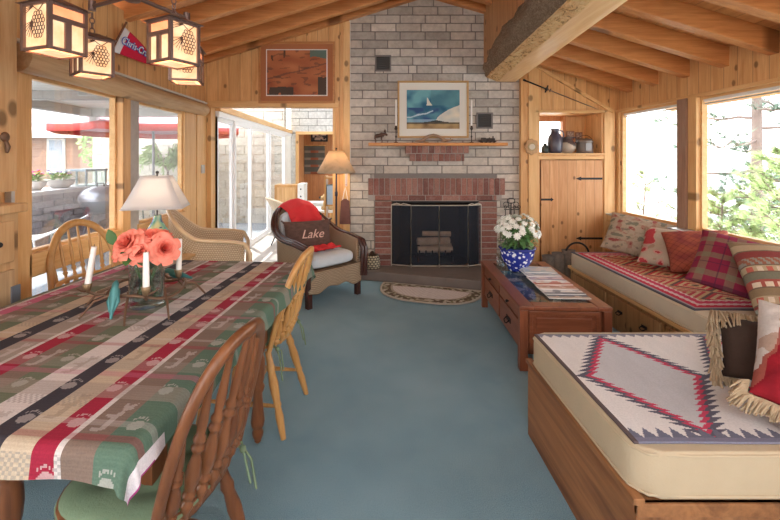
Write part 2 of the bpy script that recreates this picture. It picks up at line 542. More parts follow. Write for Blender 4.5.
# brick surround
def bcol(r):
    b = r.choice([(.28,.12,.09), (.32,.145,.11), (.25,.10,.078), (.36,.18,.14), (.29,.135,.105), (.20,.085,.068)])
    return mul(b, r.uniform(.85, 1.15))
m = MB(); rng = random.Random(5)
yf = YB-.035
x = -.06
while x < 1.56:
    m.box(x+.004, yf, .965, x+.062, YB, 1.165, col=bcol(rng)); x += .0665
brick_wall(m, .02, 1.50, .893, .963, YB, .205, .07, .009, .035, bcol, rng)
z = .107
r_ = 0
while z < .885:
    for a, b in ((.02, FBX0), (FBX1, 1.50)):
        if r_ % 2: m.box(a+.004, yf, z+.004, b-.0, YB+.05, z+.064, col=bcol(rng))
        else: m.box(a+.004, yf, z+.004, b-.0, YB+.05, z+.064, col=bcol(rng))
    z += .0712; r_ += 1
for (xa, xb, za, zb, dy) in ((.385, 1.145, 1.47, 1.555, .15), (.44, 1.09, 1.375, 1.46, .10)):
    x = xa
    while x < xb-.03:
        m.box(x+.004, YB-dy, za, min(x+.064, xb), YB, zb, col=bcol(rng)); x += .0685
struct(m.build('wall_brick_surround', BRICK, bevel=.003, seg=1))
m = MB(); mo = (.30,.27,.25)
m.box(-.06, YB-.029, .89, 1.56, YB, 1.168); m.box(.02, YB-.029, .107, FBX0-.003, YB+.1, .9); m.box(FBX1+.003, YB-.029, .107, 1.5, YB+.1, .9)
m.box(.39, YB-.143, 1.46, 1.14, YB, 1.556); m.box(.445, YB-.093, 1.376, 1.085, YB, 1.47)
struct(m.build('wall_brick_mortar', plain('pale mortar', (.33,.29,.26), .95, 0, .1, 30)))
m = MB(); a, b = FBX0-.0, FBX1+.0
m.add([(a,YB-.02,FBZ0),(b,YB-.02,FBZ0),(b-.12,YB+.5,FBZ0),(a+.12,YB+.5,FBZ0),(a,YB-.02,FBZ1),(b,YB-.02,FBZ1),(b-.12,YB+.5,FBZ1),(a+.12,YB+.5,FBZ1)],
      [(0,1,2,3),(4,7,6,5),(3,2,6,7),(0,3,7,4),(1,5,6,2)])
struct(m.build('wall_firebox', SOOT, solid=.03, off=1))
# hearth slab
m = MB(); m.prism([(-.62,YB),(-.62,5.0),(-.15,4.865),(1.155,4.455),(1.80,4.30),(1.80,YB)], 0, .107, 'z')
struct(m.build('floor_hearth', SLATE, bevel=.008))

# ---- pine wall left of the chimney: art wall over a wide opening
OX0, OX1, OZ = -1.965, -.49, 2.03
m = MB(); m.prism([(XL-.1, OZ), (-.28, OZ), (-.28, roofL(-.28)+.16), (XL-.1, roofL(XL)+.13)], YB, YB+.12, 'y')
m.box(OX1, YB, 0, -.28, YB+.12, OZ)
struct(m.build('wall_back', PINE_Z))
kt = k
def trim(mb, mat, bevel=.004):
    global kt
    kt += 1
    return struct(mb.build('trim_%d' % kt, mat, bevel=bevel))
m = MB(); m.box(XL+.02, YB-.025, OZ, -.42, YB, OZ+.075); trim(m, PINE_TX)
m = MB(); m.box(OX0-.085, YB-.02, 0, OX0, YB+.12, OZ); trim(m, PINE_TZ)
m = MB(); m.box(-.36, YB-.03, 0, -.28, YB+.02, roofL(-.32)); trim(m, PINE_TZ)
m = MB(); m.box(OX1, YB-.02, 0, OX1+.03, YB+.12, OZ); trim(m, PINE_TZ)
m = MB(); m.box(-.29, YB-.024, 1.3, -.272, YB+.0, 3.1); trim(m, plain('pale edge strip', (.6,.6,.57), .6))

# ---- cupboard wall right of the chimney
CY = 5.04
NX0, NX1, NZ0, NZ1 = 2.0, 2.745, 1.47, 1.955
DX0, DX1, DZ1 = 2.0, 2.755, 1.395
m = MB()
m.box(1.79, CY, 0, NX0, CY+.1, 2.8); m.box(NX1, CY, 0, XR, CY+.1, 2.35)
m.prism([(NX0,NZ1),(NX1,NZ1),(NX1,2.42),(2.3,2.6),(NX0,2.8)], CY, CY+.1, 'y'); m.box(NX0, CY, DZ1, NX1, CY+.1, NZ0)
struct(m.build('wall_cupboard', PINE_Z))
m = MB(); m.box(1.775, CY-.002, 0, 1.7895, YB, 2.6); struct(m.build('wall_cupboard_return', PINE_ZY))
m = MB(); m.box(NX0-.06, CY-.02, NZ1, NX1+.06, CY, NZ1+.03); trim(m, PINE_TX)
m = MB(); m.box(NX0-.02, CY-.025, NZ0-.02, NX1+.03, CY+.02, NZ0); trim(m, PINE_TX)
m = MB(); m.box(NX0-.02, CY-.015, DZ1, NX1+.03, CY, NZ0-.03); trim(m, PINE_TX)
m = MB(); m.box(1.86, CY-.02, 0, 1.985, CY, 2.5); trim(m, PINE_TZ)
m = MB(); m.box(NX1+.02, CY-.02, 0, NX1+.15, CY, 1.99); trim(m, PINE_TZ)
# slanting batten under the low roof
a = img(536, 67, CY-.03); b = img(613, 113, CY-.03); d = V((0,0,.045))
m = MB(); m.prism([(a.x,a.z),(b.x,b.z),(b.x,b.z+.04),(a.x,a.z+.04)], CY-.035, CY, 'y'); trim(m, PINE_TX)
# niche recess with its little window
m = MB()
m.box(NX1-.0, CY+.1005, NZ0-.02, NX1+.03, CY+.42, NZ1+.03); m.box(NX0-.03, CY+.1005, NZ0-.02, NX0, CY+.42, NZ1+.03)
m.box(NX0, CY+.1005, NZ1, NX1, CY+.42, NZ1+.03); m.box(2.46, CY+.40, NZ0, NX1, CY+.42, NZ1)
struct(m.build('wall_niche', PINE_ZY))
m = MB(); m.box(1.79, CY+.14, 0, 3.05, CY+.18, NZ0-.03); m.box(1.79, CY+.14, NZ1+.03, 3.05, CY+.18, 2.9); m.box(NX1+.03, CY+.14, NZ0-.03, 3.05, CY+.18, NZ1+.03); struct(m.build('wall_cupboard_back', PINE_Z))  # unseen backing added to stop daylight glowing through the door gaps
m = MB(); m.box(NX0, CY+.1005, NZ0-.03, NX1, CY+.42, NZ0); struct(m.build('wall_niche_shelf', PINE_TX))
OJ = wood('orange stained jamb', (.56,.24,.08), (.4,.14,.04), 'X', 'Z', 0)
m = MB(); m.box(NX0, CY+.39, NZ0, NX0+.03, CY+.42, NZ1); m.box(2.43, CY+.34, NZ0, 2.47, CY+.42, NZ1); m.box(NX0, CY+.39, NZ1-.07, 2.45, CY+.42, NZ1); m.box(NX0, CY+.39, NZ0, 2.45, CY+.42, NZ0+.02)
w = struct(m.build('window_5', OJ))
m = MB(); m.box(NX0+.03, CY+.405, NZ0+.02, 2.43, CY+.409, NZ1-.07); m.build('pane', GLASS, w)
# cupboard door
dr = thing('door_1', '', '', (DX0+.01, CY-.012, 0)); del dr['label']; del dr['category']; dr['kind'] = 'structure'
m = MB(); m.box(0, 0, .1, DX1-DX0-.02, .03, DZ1-.01); m.build('door_board', PINE_DOOR, dr)
def strap(z, flip, L):
    m = MB(); s = -1 if flip else 1
    x0 = (DX1-DX0-.02) if flip else 0
    m.box(x0, -.006, z-.012, x0+s*L*.8, 0, z+.012)
    m.prism([(x0+s*L*.8, z-.024), (x0+s*L, z), (x0+s*L*.8, z+.024)], -.007, 0, 'y')
    m.build('strap_hinge', DIRON, dr)
strap(1.165, True, .32); strap(.915, False, .15); strap(.45, True, .32)

# ---- left wall with its garden windows
def wall_cut(name, mat, x, t, yz, holes):
    """wall in plane X=x..x+t over rectangle yz, minus rectangular holes"""
    (y0, z0), (y1, z1) = yz
    ys_ = sorted({y0, y1, *[h[0] for h in holes], *[h[1] for h in holes]}); zs_ = sorted({z0, z1, *[h[2] for h in holes], *[h[3] for h in holes]})
    m = MB()
    for i in range(len(ys_)-1):
        run = None
        for j in range(len(zs_)-1):
            cy, cz = (ys_[i]+ys_[i+1])/2, (zs_[j]+zs_[j+1])/2
            solid = not any(h[0] < cy < h[1] and h[2] < cz < h[3] for h in holes)
            if solid:
                if run is None: run = zs_[j]
            if run is not None and (not solid or j == len(zs_)-2):
                m.box(x, ys_[i], run, x+t, ys_[i+1], zs_[j+1] if solid else zs_[j]); run = None
    return struct(m.build(name, mat))
LW = [(2.49, 3.36), (3.65, 4.53), (-.2, .85), (-1.4, -.35)]  # last two are out of view, added for extra light
holes = []
for a, b in LW: holes += [(a, b, .835, 1.90), (a, b, .12, .70)]
wall_cut('wall_left', PINE_ZY, XL-.055, .055, ((YR-.1, 0), (YB+.1, 2.62)), holes)
kw = 0
for a, b in LW:
    for z0, z1 in ((.835, 1.90), (.12, .70)):
        kw += 1; nm = 'window_%d' % (10+kw)
        m = MB(); f = .016
        m.box(XL-.05, a, z0, XL-.006, a+f, z1); m.box(XL-.05, b-f, z0, XL-.006, b, z1)
        m.box(XL-.05, a+f, z1-f, XL-.006, b-f, z1); m.box(XL-.05, a+f, z0, XL-.006, b-f, z0+f)
        w = struct(m.build(nm, PINE_TY))
        m = MB(); m.box(XL-.022, a+f, z0+f, XL-.018, b-f, z1-f); m.build('pane', GLASS, w)
    m = MB(); m.box(XL, a-.02, .70, XL+.03, b+.02, .835); trim(m, PINE_TY)
m = MB(); m.box(XL, 3.36, .0, XL+.05, 3.47, 1.93); trim(m, PINE_ZY)
m = MB(); m.box(XL-.14, 3.50, .0, XL+.012, 3.66, 1.93); trim(m, plain('weathered grey post', (.46,.42,.38), .7, 0, .2, 20))
m = MB(); m.box(XL, 2.36, .0, XL+.03, 2.49, 2.5); trim(m, PINE_TZ)
m = MB(); m.box(XL, 2.335, .0, XL+.04, 2.36, 2.5); trim(m, plain('grey corner bead', (.55,.53,.5), .6))
m = MB(); m.box(XL, 4.53, 0, XL+.02, 4.82, 1.93); trim(m, PINE_TZ)
m = MB(); m.box(XL, 4.83, 0, XL+.03, YB, 1.93); trim(m, PINE_TZ)
# half log above the windows
m = MB(); pts = [V((XL+.05, y, 1.975+.006*math.sin(y*3))) for y in [2.36+i*.1 for i in range(27)]]
m.tube(pts, [.088-.002*i*.3 for i in range(27)], 14); trim(m, LOGW, 0)
m = MB(); m.box(XL+.0, 2.3, 2.05, XL+.09, 4.98, 2.07); trim(m, plain('wiring strip', (.62,.58,.5), .6))

# ---- right wall with the lake windows
RW = [(3.98, 4.97), (2.15, 3.775), (.3, 1.85), (-1.5, 0.0)]  # last two are out of view, added to brighten the room
wall_cut('wall_right', PINE_ZY, XR, .065, ((YR-.1, 0), (YB+.1, 2.36)), [(a, b, .76, 1.955) for a, b in RW])
for i, (a, b) in enumerate(RW):
    f = .022; z0, z1 = .76, 1.955
    m = MB()
    m.box(XR+.01, a, z0, XR+.06, a+f, z1); m.box(XR+.01, b-f, z0, XR+.06, b, z1); m.box(XR+.01, a+f, z1-f, XR+.06, b-f, z1); m.box(XR+.01, a+f, z0, XR+.06, b-f, z0+f)
    w = struct(m.build('window_%d' % (i+1), PINE_TY))
    m = MB(); m.box(XR+.03, a+f, z0+f, XR+.034, b-f, z1-f); m.build('pane', GLASS, w)
m = MB(); m.box(XR-.02, 4.975, .76, XR, CY, 1.96); trim(m, PINE_TZ)
m = MB(); m.box(XR-.03, 3.77, .745, XR+.02, 3.87, 1.96); trim(m, PINE_TZ)
m = MB(); m.box(XR-.05, 3.87, .745, XR+.10, 3.985, 1.96); trim(m, wood('brown post', (.36,.22,.15), (.25,.14,.09), 'X', 'Z', 0))
m = MB(); m.box(XR-.03, YR, 1.955, XR, CY, 1.985); trim(m, PINE_TY)
# low boxed ledge under the windows
m = MB(); m.box(2.80, YR, .66, XR, CY, .735); trim(m, PINE_TY)
m = MB(); m.box(2.785, YR, .735, XR+.03, CY, .755); trim(m, plain('sky-tinted ledge top', (.55,.60,.63), .25, 0, .05))  # pale blue stands in for sky reflected on the ledge top
m = MB(); m.box(2.83, YR, 0, XR, CY, .66); trim(m, PINE_TY)
# baseboard
m = MB(); m.box(1.80, CY-.012, 0, XR, CY, .09); struct(m.build('baseboard_back', PINE_TX))
# unseen rear wall shaped for the light: one added window, open above
m = MB(); m.box(XL-.12, YR-.12, 1.95, XR+.12, YR, 2.2); m.box(XL-.12, YR-.12, 0, -1.4, YR, 1.95); m.box(1.0, YR-.12, 0, XR+.12, YR, 1.95); m.box(-1.4, YR-.12, 0, 1.0, YR, .9)
struct(m.build('wall_rear', PINE_Z))
m = MB(); m.box(-1.4, YR-.07, .9, 1.0, YR-.065, 1.95); struct(m.build('window_20', GLASS))

# ---- sunroom beyond the opening
SY = 9.95
m = MB(); rng = random.Random(8)
pale = lambda r: mul((.74,.71,.66), r.uniform(.93, 1.05))
brick_wall(m, -1.95, .2, 2.02, 2.9, SY, .42, .17, .014, .02, pale, rng)
m.box(-1.95, SY, 2.0, .2, SY+.12, 2.9, col=(.35,.33,.30)); m.box(-1.95, SY, 0, -1.80, SY+.12, 2.0, col=(.8,.78,.74)); m.box(-.9+.0, SY, 0, .2, SY+.12, 2.0, col=(.6,.4,.2))
struct(m.build('wall_sunroom_end', BLOCK))
m = MB(); m.box(-.30, YB+.12, 0, -.28, SY, 2.7); struct(m.build('wall_sunroom_side', plain('white sunroom wall', (.72,.7,.66), .8)))
m = MB(); m.box(-1.83, SY-.03, 1.98, -.3, SY, 2.05); trim(m, PINE_TX)
m = MB(); m.box(-1.83, SY-.03, 0, -1.76, SY, 1.98); trim(m, PINE_TZ)
# hall behind the sunroom door
m = MB(); m.box(-1.83, SY+1.2, 0, .2, SY+1.25, 2.4); m.box(-1.88, SY+.1, 0, -1.83, SY+1.2, 2.4); m.box(-1.88, SY+.1, 2.35, .2, SY+1.2, 2.4); m.box(-1.88, SY+.1, -.05, .2, SY+1.2, 0)
struct(m.build('wall_hall', wood('hall boards', (.50,.24,.10), (.34,.14,.05), 'X', 'Z', .16)))
# slanting skylight roof over the sunroom
m = MB()
yy = YB+.12
while yy < SY:
    m.box(-1.97, yy, 2.62, -.28, yy+.05, 2.70); yy += 1.2
for xx in (-1.97, -1.1, -.33): m.box(xx, YB+.12, 2.62, xx+.05, SY, 2.70)
struct(m.build('ceiling_skylight_frame', WHITE_ALU))
m = MB(); m.box(-1.97, YB+.12, 2.66, -.28, SY, 2.664); struct(m.build('window_21', glass_pane('tinted skylight', (.6,.62,.63))))
m = MB(); m.box(-2.0, YB+.12, 2.0, -1.90, SY, 2.08); trim(m, PINE_TY)
m = MB(); m.box(-2.0, YB+.12, 1.93, -1.92, SY, 2.0); trim(m, WHITE_ALU)
# sliding glass doors
stiles = [5.24, 5.75, 5.86, 6.55, 6.67, 7.75, 7.88, 8.6, 9.15, 9.28]
for i, (a, b) in enumerate(((5.24, 5.86), (5.86, 6.67), (6.67, 7.88), (7.88, 9.2))):
    x = -1.96 if i % 2 else -1.985
    f = .055
    m = MB(); m.box(x, a, .02, x+.035, a+f, 1.93); m.box(x, b-f, .02, x+.035, b, 1.93); m.box(x, a+f, 1.93-f, x+.035, b-f, 1.93); m.box(x, a+f, .02, x+.035, b-f, .10)
    w = struct(m.build('door_%d' % (i+2), WHITE_ALU))
    m = MB(); m.box(x+.015, a+f, .10, x+.019, b-f, 1.93-f); m.build('pane', GLASS, w)
m = MB(); m.box(-2.0, 9.2, 0, -1.94, SY, 1.93); struct(m.build('wall_sunroom_pier', plain('cream plaster', (.78,.75,.68), .8)))
m = MB(); m.box(-2.0, YB+.12, 0, -1.94, 5.24, 1.93); struct(m.build('wall_sunroom_jamb', PINE_TZ))
# ------------------------------------------------------------------ dining table and cloth
def clamp(x, a, b): return max(a, min(b, x))
def inpoly(x, y, P):
    c = False; j = len(P)-1
    for i in range(len(P)):
        if (P[i][1] > y) != (P[j][1] > y) and x < (P[j][0]-P[i][0])*(y-P[i][1])/(P[j][1]-P[i][1])+P[i][0]: c = not c
        j = i
    return c
TROT = R(-5.5); TW, TL, TH = 1.12, 1.64, .757
TC = V((-1.035, 1.815, 0))
tb = thing('dining_table', 'long wooden dining table with turned legs under the plaid cloth', 'table', TC, TROT)
m = MB(); m.box(-TW/2+.01, -TL/2+.01, TH-.03, TW/2-.01, TL/2-.01, TH-.004); m.build('table_top', DARKOAK, tb, bevel=.006)
m = MB(); m.box(-.42, -.62, TH-.12, .42, -.60, TH-.03); m.box(-.42, .35, TH-.12, .42, .37, TH-.03)
m.box(-.42, -.62, TH-.12, -.40, .37, TH-.03); m.box(.40, -.62, TH-.12, .42, .37, TH-.03); m.build('apron', DARKOAK, tb)
def leg_prof():
    return [(0,.018),(.03,.026),(.06,.028),(.09,.02),(.11,.03),(.15,.034),(.2,.030),(.3,.024),(.38,.022),(.40,.03),(.43,.034),(.46,.026),(.50,.032),(.58,.037),(.66,.034),(.70,.026),(.72,.034),(.75,.038),(.78,.034)]
for x, y in ((.44,.30), (-.44,.30), (.44,-.56), (-.44,-.56), (0,-.56)):
    m = MB(); m.turned((x,y,.02), (x,y,.62), leg_prof(), 14); m.box(x-.036, y-.036, .485, x+.036, y+.036, TH-.03)
    m.ball((x,y,.018), .018, 8)
    m.build('leg', DARKOAK, tb)
# cloth: woven plaid with bear paws and moose
GRN=(.10,.165,.12); BRN=(.205,.145,.115); WHT=(.62,.56,.53); RED=(.32,.018,.045); CRM=(.50,.40,.29); BLK=(.045,.04,.05); OLV=(.14,.16,.105); TAU=(.33,.27,.23); PNK=(.50,.13,.22)
STR = [(0,.055,GRN),(.055,.135,BRN),(.135,.15,WHT),(.15,.205,RED),(.205,.285,CRM),(.285,.345,BLK),(.345,.43,WHT),(.43,.50,OLV),(.50,.57,BRN),(.57,.63,RED),(.63,.645,WHT),(.645,.73,TAU),(.73,.80,BLK),(.80,.88,CRM),(.88,.95,OLV),(.95,1.03,BRN),(1.03,1.085,PNK),(1.085,1.1,WHT),(1.1,1.2,OLV),(1.2,1.26,BLK),(1.26,1.5,GRN)]
MOOSE = [(-.9,-.55),(-.75,-.6),(-.7,-.1),(-.45,-.15),(-.1,-.1),(0,-.6),(.12,-.6),(.15,-.05),(.35,.1),(.55,.0),(.85,-.15),(.95,0),(.75,.2),(.9,.35),(1.0,.65),(.85,.5),(.8,.7),(.7,.5),(.6,.7),(.5,.45),(.45,.3),(.2,.35),(-.1,.3),(-.6,.3),(-.85,.2),(-.95,-.1)]
def paw(x, y):  # in paw units, toes towards +y
    if (x/.8)**2 + ((y+.15)/.62)**2 < 1: return True
    for tx, ty in ((-.75,.62),(-.38,.82),(0,.9),(.38,.82),(.75,.62)):
        if (x-tx)**2+(y-ty)**2 < .024: return True
    return False
def cloth_col(x, y):
    # x: metres from the lake-side edge (0) to garden side, y metres from near edge
    base = CRM
    for a, b, c in STR:
        if a <= x+.0 < b: base = c; w0, w1 = a, b; break
    else:
        base = GRN; w0, w1 = 0, 1
    if x < 0: base = GRN; w0, w1 = -.1, .055
    c = base
    yy = y % .46
    if y < .05 and x < -.075: return (.30,.04,.16) if x < -.085 and (x > -.094) else (.06,.06,.10) if x < -.094 else (.60,.55,.58)
    if x < -.055 and y < .10: return (.62,.58,.60)
    # crossing bands
    if base not in (BLK,) :
        if .0 <= yy < .022: c = mixc(c, RED, .4)
        elif .055 <= yy < .075: c = mixc(c, WHT, .25)
        elif .16 <= yy < .23: c = mixc(c, TAU, .5)
        elif .27 <= yy < .295: c = mixc(c, PNK, .35)
        elif .31 <= yy < .37: c = mixc(c, (.3,.28,.24), .35)
    if (int(y/.0055) % 2) == 0: c = mul(c, .93)
    w = w1-w0; cx = (w0+w1)/2
    if base in (BLK, RED, GRN, PNK, OLV) and w < .09:
        s_ = .024
        py = (y+.05*(cx*7 % 1)) % .15 - .075
        side = .008 if int((y+.05*(cx*7 % 1))/.15) % 2 else -.008
        if paw((x-cx-side)/s_, py/(s_*1.25)): return mixc(WHT, base, .5 if base in (RED, PNK) else .6)
    if base in (BRN, CRM, TAU, WHT) and w > .06:
        py = (y+.13*(cx*5 % 1)) % .30 - .15
        if inpoly(py/.06*1.0, -(x-cx)/.042, MOOSE): return mixc(c, WHT if base in (BRN, TAU) else BRN, .36)
        if base in (CRM, WHT) and .12 < yy < .16 and (int(x/.008)+int(y/.008)) % 2: return mixc(c, (.25,.22,.2), .5)
    if y < -.035 and y > -.09 and base in (CRM, WHT, TAU) and (int(x/.009)+int(y/.009)) % 2: return mixc(c, (.2,.2,.2), .5)
    if y < -.10: return mixc(c, RED, .45) if int(x/.012) % 2 else c
    return c
OV = .09
def cloth_pos(u, v):
    x = -TW/2-OV + u*(TW+2*OV); y = -TL/2-OV + v*(TL+2*OV)
    cx = clamp(x, -TW/2, TW/2); cy = clamp(y, -TL/2, TL/2)
    dx, dy = x-cx, y-cy; d = math.hypot(dx, dy)
    z = TH+.004 + .0015*mnoise.noise(V((x*6, y*6, 0)))
    if d < 1e-6: return V((x, y, z))
    ox, oy = dx/d, dy/d
    r = .028
    ang = min(d/r, PI/2)
    h = r*math.sin(ang); z -= r*(1-math.cos(ang))
    rest = max(0, d - r*PI/2)
    corner = abs(ox*oy)*2
    per = (x*ox*0 + (y if abs(ox) > abs(oy) else x))
    wav = .012*math.sin(per*23+1)*min(1, rest/.08)*(1-corner) 
    fold = .03*math.sin(math.atan2(abs(oy), abs(ox))*6)*corner*min(1, rest/.1)
    h += rest*.10 + wav + fold + corner*rest*.12
    z -= rest*.97*(1+.25*corner)
    return V((cx+ox*h, cy+oy*h, z))
m = MB(); NU, NVV = 330, 420
m.grid(cloth_pos, NU, NVV, colf=lambda u, v: cloth_col((TW+OV) - u*(TW+2*OV), -OV + v*(TL+2*OV)))
CLOTH = vcol('woven plaid cloth', .85, .25, 260, .18)
o = m.build('tablecloth', CLOTH, None, TC, (0,0,TROT)); tag(o, 'plaid woodland tablecloth in red, green, black and cream with bear paws', 'tablecloth')
print('cloth built')

# ------------------------------------------------------------------ bow back dining chairs
def spindle_prof(k=1.0):
    return [(0,.009*k),(.06,.010*k),(.10,.017*k),(.125,.017*k),(.14,.010*k),(.155,.010*k),(.17,.018*k),(.19,.018*k),(.205,.011*k),(.23,.016*k),(.30,.021*k),(.38,.018*k),(.45,.011*k),(.47,.011*k),(.485,.018*k),(.505,.018*k),(.52,.011*k),(.54,.017*k),(.56,.017*k),(.58,.011*k),(.66,.014*k),(.75,.012*k),(.88,.009*k),(1,.008*k)]
def cleg_prof():
    return [(0,.013),(.1,.016),(.25,.021),(.35,.016),(.38,.021),(.42,.017),(.5,.021),(.62,.024),(.75,.018),(.8,.023),(.85,.018),(1,.015)]
SEATZ = .435
def bow_chair(label, woodm, loc, rz, arms=False, lean=.17, w=.42, topz=.90, group=None, plainp=False):
    t = thing('dining_chair', label, 'chair', loc, rz, group)
    m = MB()
    def seatf(u, v):
        a = u*2*PI; rr = v
        x = math.copysign(abs(math.cos(a))**.75, math.cos(a))*w/2*rr; y = math.copysign(abs(math.sin(a))**.75, math.sin(a))*.205*rr
        return V((x, y, SEATZ - .012*(1-rr**2)))
    m.grid(seatf, 28, 5, cu=True); m.build('seat', woodm, t, solid=.035, off=-1)
    for sx, sy in ((-1,1),(1,1),(-1,-1),(1,-1)):
        m = MB(); m.turned((sx*.205, sy*.20+(-.04 if sy < 0 else .02), 0), (sx*.145, sy*.135, SEATZ-.025), cleg_prof(), 10); m.build('leg', woodm, t)
    def lp(sx, sy, z):
        f = z/(SEATZ-.025); return V((sx*(.205-.06*f), (sy*.20+(-.04 if sy < 0 else .02))*(1-f)+sy*.135*f, z))
    def st(p, q):
        m = MB(); m.turned(p, q, [(0,.008),(.3,.012),(.5,.016),(.7,.012),(1,.008)], 8); m.build('stretcher', woodm, t)
    st(lp(-1,1,.15), lp(-1,-1,.15)); st(lp(1,1,.15), lp(1,-1,.15)); st((lp(-1,1,.15)+lp(-1,-1,.15))/2, (lp(1,1,.15)+lp(1,-1,.15))/2); st(lp(-1,1,.24), lp(1,1,.24))
    # bow
    H = topz-SEATZ
    def bp(a):   # a 0..1 along the bow
        th = PI*a
        x = -math.cos(th)*(.205+.02*math.sin(th)); s_ = math.sin(th)**.62
        z = SEATZ + H*s_
        y = -.165 - lean*s_ - .035*(1-abs(math.cos(th)))
        return V((x, y, z))
    m = MB(); m.tube([bp(i/30) for i in range(31)], [.013+.004*math.sin(PI*i/30) for i in range(31)], 10, flat=1.45); m.build('bow', woodm, t)
    for i in range(7):
        fx = (i-3)/3
        base = V((fx*.155, -.175-.02*(1-fx*fx), SEATZ))
        # bow point with matching x (a little fanned)
        tx = fx*.185; best = min((abs(bp(a/100).x-tx), a) for a in range(8, 93))[1]
        m = MB(); m.turned(base, bp(best/100), spindle_prof(1.0 if not plainp else .8), 9); m.build('spindle', woodm, t)
    if arms:
        pts = []
        for i in range(25):
            a = PI*i/24
            pts.append(V((-math.cos(a)*.27, .12 - .34*math.sin(a)**.8 + (.0), SEATZ+.21)))
        pts = [pts[0]+V((.02,.07,-.01))]+pts+[pts[-1]+V((-.02,.07,-.01))]
        m = MB(); m.tube(pts, .017, 8, flat=.7); m.build('arm_rail', woodm, t)
        for sx in (-1, 1):
            for yy in (.1, .0):
                m = MB(); m.turned((sx*.185, yy, SEATZ), (sx*.265, yy+.03, SEATZ+.21), spindle_prof(.9), 8); m.build('arm_post', woodm, t)
    return t
def seat_cushion(label, loc, rz):
    def f(u, v):
        a = u*2*PI; q = v if v <= .5 else 1-v
        rr = min(1, q*2)
        x = math.copysign(abs(math.cos(a))**.7, math.cos(a))*.215*rr; y = math.copysign(abs(math.sin(a))**.7, math.sin(a))*.205*rr
        th = .034*(1-rr**5)**.5
        for bx, by in ((-.08,-.07),(.08,-.07),(-.08,.08),(.08,.08),(0,0)):
            th -= .017*math.exp(-((x-bx)**2+(y-by)**2)/.0012)
        return V((x, y, .036+(th if v > .5 else -th)))
    m = MB(); m.grid(f, 40, 28, cu=True)
    t = thing('chair_cushion', label, 'cushion', loc, rz)
    m.build('pad', SAGE, t)
    for sx in (-1, 1):
        m = MB()
        m.tube([V((sx*.17,-.17,.03)), V((sx*.185,-.20,.015)), V((sx*.20,-.22,-.03)), V((sx*.205,-.235,-.13))], .004, 6)
        m.tube([V((sx*.17,-.17,.03)), V((sx*.19,-.19,.03)), V((sx*.165,-.215,.0)), V((sx*.175,-.23,-.09))], .004, 6)
        m.ball((sx*.18,-.2,.015), .012, 8)
        m.build('tie', SAGE, t)
    return t
SAGE = plain('sage green cotton', (.155,.22,.13), .85, 0, .1, 20, .3, 150)
c1 = V((-.665, 1.26, 0)); a1 = R(90-12)
bow_chair('dark brown bow-back chair with turned spindles, its back rail across the cloth corner', DARKOAK, c1, a1, topz=.915, lean=.12, w=.44)
seat_cushion('sage green tufted cushion on the dark brown chair', c1+V((0,0,SEATZ-.012)), a1)
c2 = V((-.66, 2.33, 0)); a2 = R(90-7)
bow_chair('honey oak bow-back chair on the fireplace end of the table, beside the carpet aisle', OAK, c2, a2, topz=.90, lean=.12)
seat_cushion('sage green tufted cushion on the honey oak chair', c2+V((0,0,SEATZ-.012)), a2)
c3 = V((-1.69, 2.66, 0)); a3 = R(-118)
bow_chair('golden oak armchair with a tall bow back under the garden window', OAK, c3, a3, arms=True, topz=.975, lean=.14, plainp=True)

# ------------------------------------------------------------------ centrepiece
TZ = TH+.006
vc = V((-.985, 1.83, TZ))
vs_ = thing('glass_vase', 'clear glass cylinder vase of water holding the coral roses', 'vase', vc)
t = NT('vase glass'); gl = t.N('ShaderNodeBsdfGlossy'); gl.inputs['Roughness'].default_value = .03; tr = t.N('ShaderNodeBsdfTransparent'); tr.inputs[0].default_value = (.87,.93,.93,1)
lw = t.N('ShaderNodeLayerWeight'); lw.inputs['Blend'].default_value = .35; mx = t.N('ShaderNodeMixShader')
t.L(t.math('ADD', t.math('MULTIPLY', lw.outputs['Facing'], .6), .06), mx.inputs[0]); t.L(tr.outputs[0], mx.inputs[1]); t.L(gl.outputs[0], mx.inputs[2]); t.L(mx.outputs[0], t.out.inputs['Surface']); VASEG = t.m
m = MB(); m.lathe([(.001,0),(.066,0),(.070,.01),(.071,.03),(.070,.2),(.072,.215),(.069,.215),(.066,.2),(.065,.035),(.001,.03)], 32); m.build('glass_body', VASEG, vs_)
m = MB(); m.lathe([(.001,.032),(.064,.034),(.064,.125),(.001,.125)], 28); m.build('water', glass_pane('vase water', (.82,.90,.88), .3), vs_)
ROSE = plain('coral rose petal', (.80,.12,.085), .6, 0, .18, 25, 0)
ROSE2 = plain('pink coral rose petal', (.84,.19,.14), .6, 0, .15, 25, 0)
ROSEV = vcol('coral petals', .55, .1, 60, .06)
LEAF = plain('rose leaf', (.06,.15,.04), .5, 0, .3, 30, 0)
STEM = plain('green stem', (.12,.22,.07), .6, 0, .2)
def leaf_mb(mb, p, d, up, L, W, curl=.25):
    d = V(d).normalized(); sd = d.cross(V(up)).normalized(); nn_ = sd.cross(d)
    def f(u, v):
        w = math.sin(PI*min(1, v*.97+.02))**.8*W/2
        return V(p) + d*(L*v) + sd*((u-.5)*2*w) + nn_*(-curl*L*v*v + abs(u-.5)*.25*w)
    mb.grid(f, 2, 5, uvf=False)
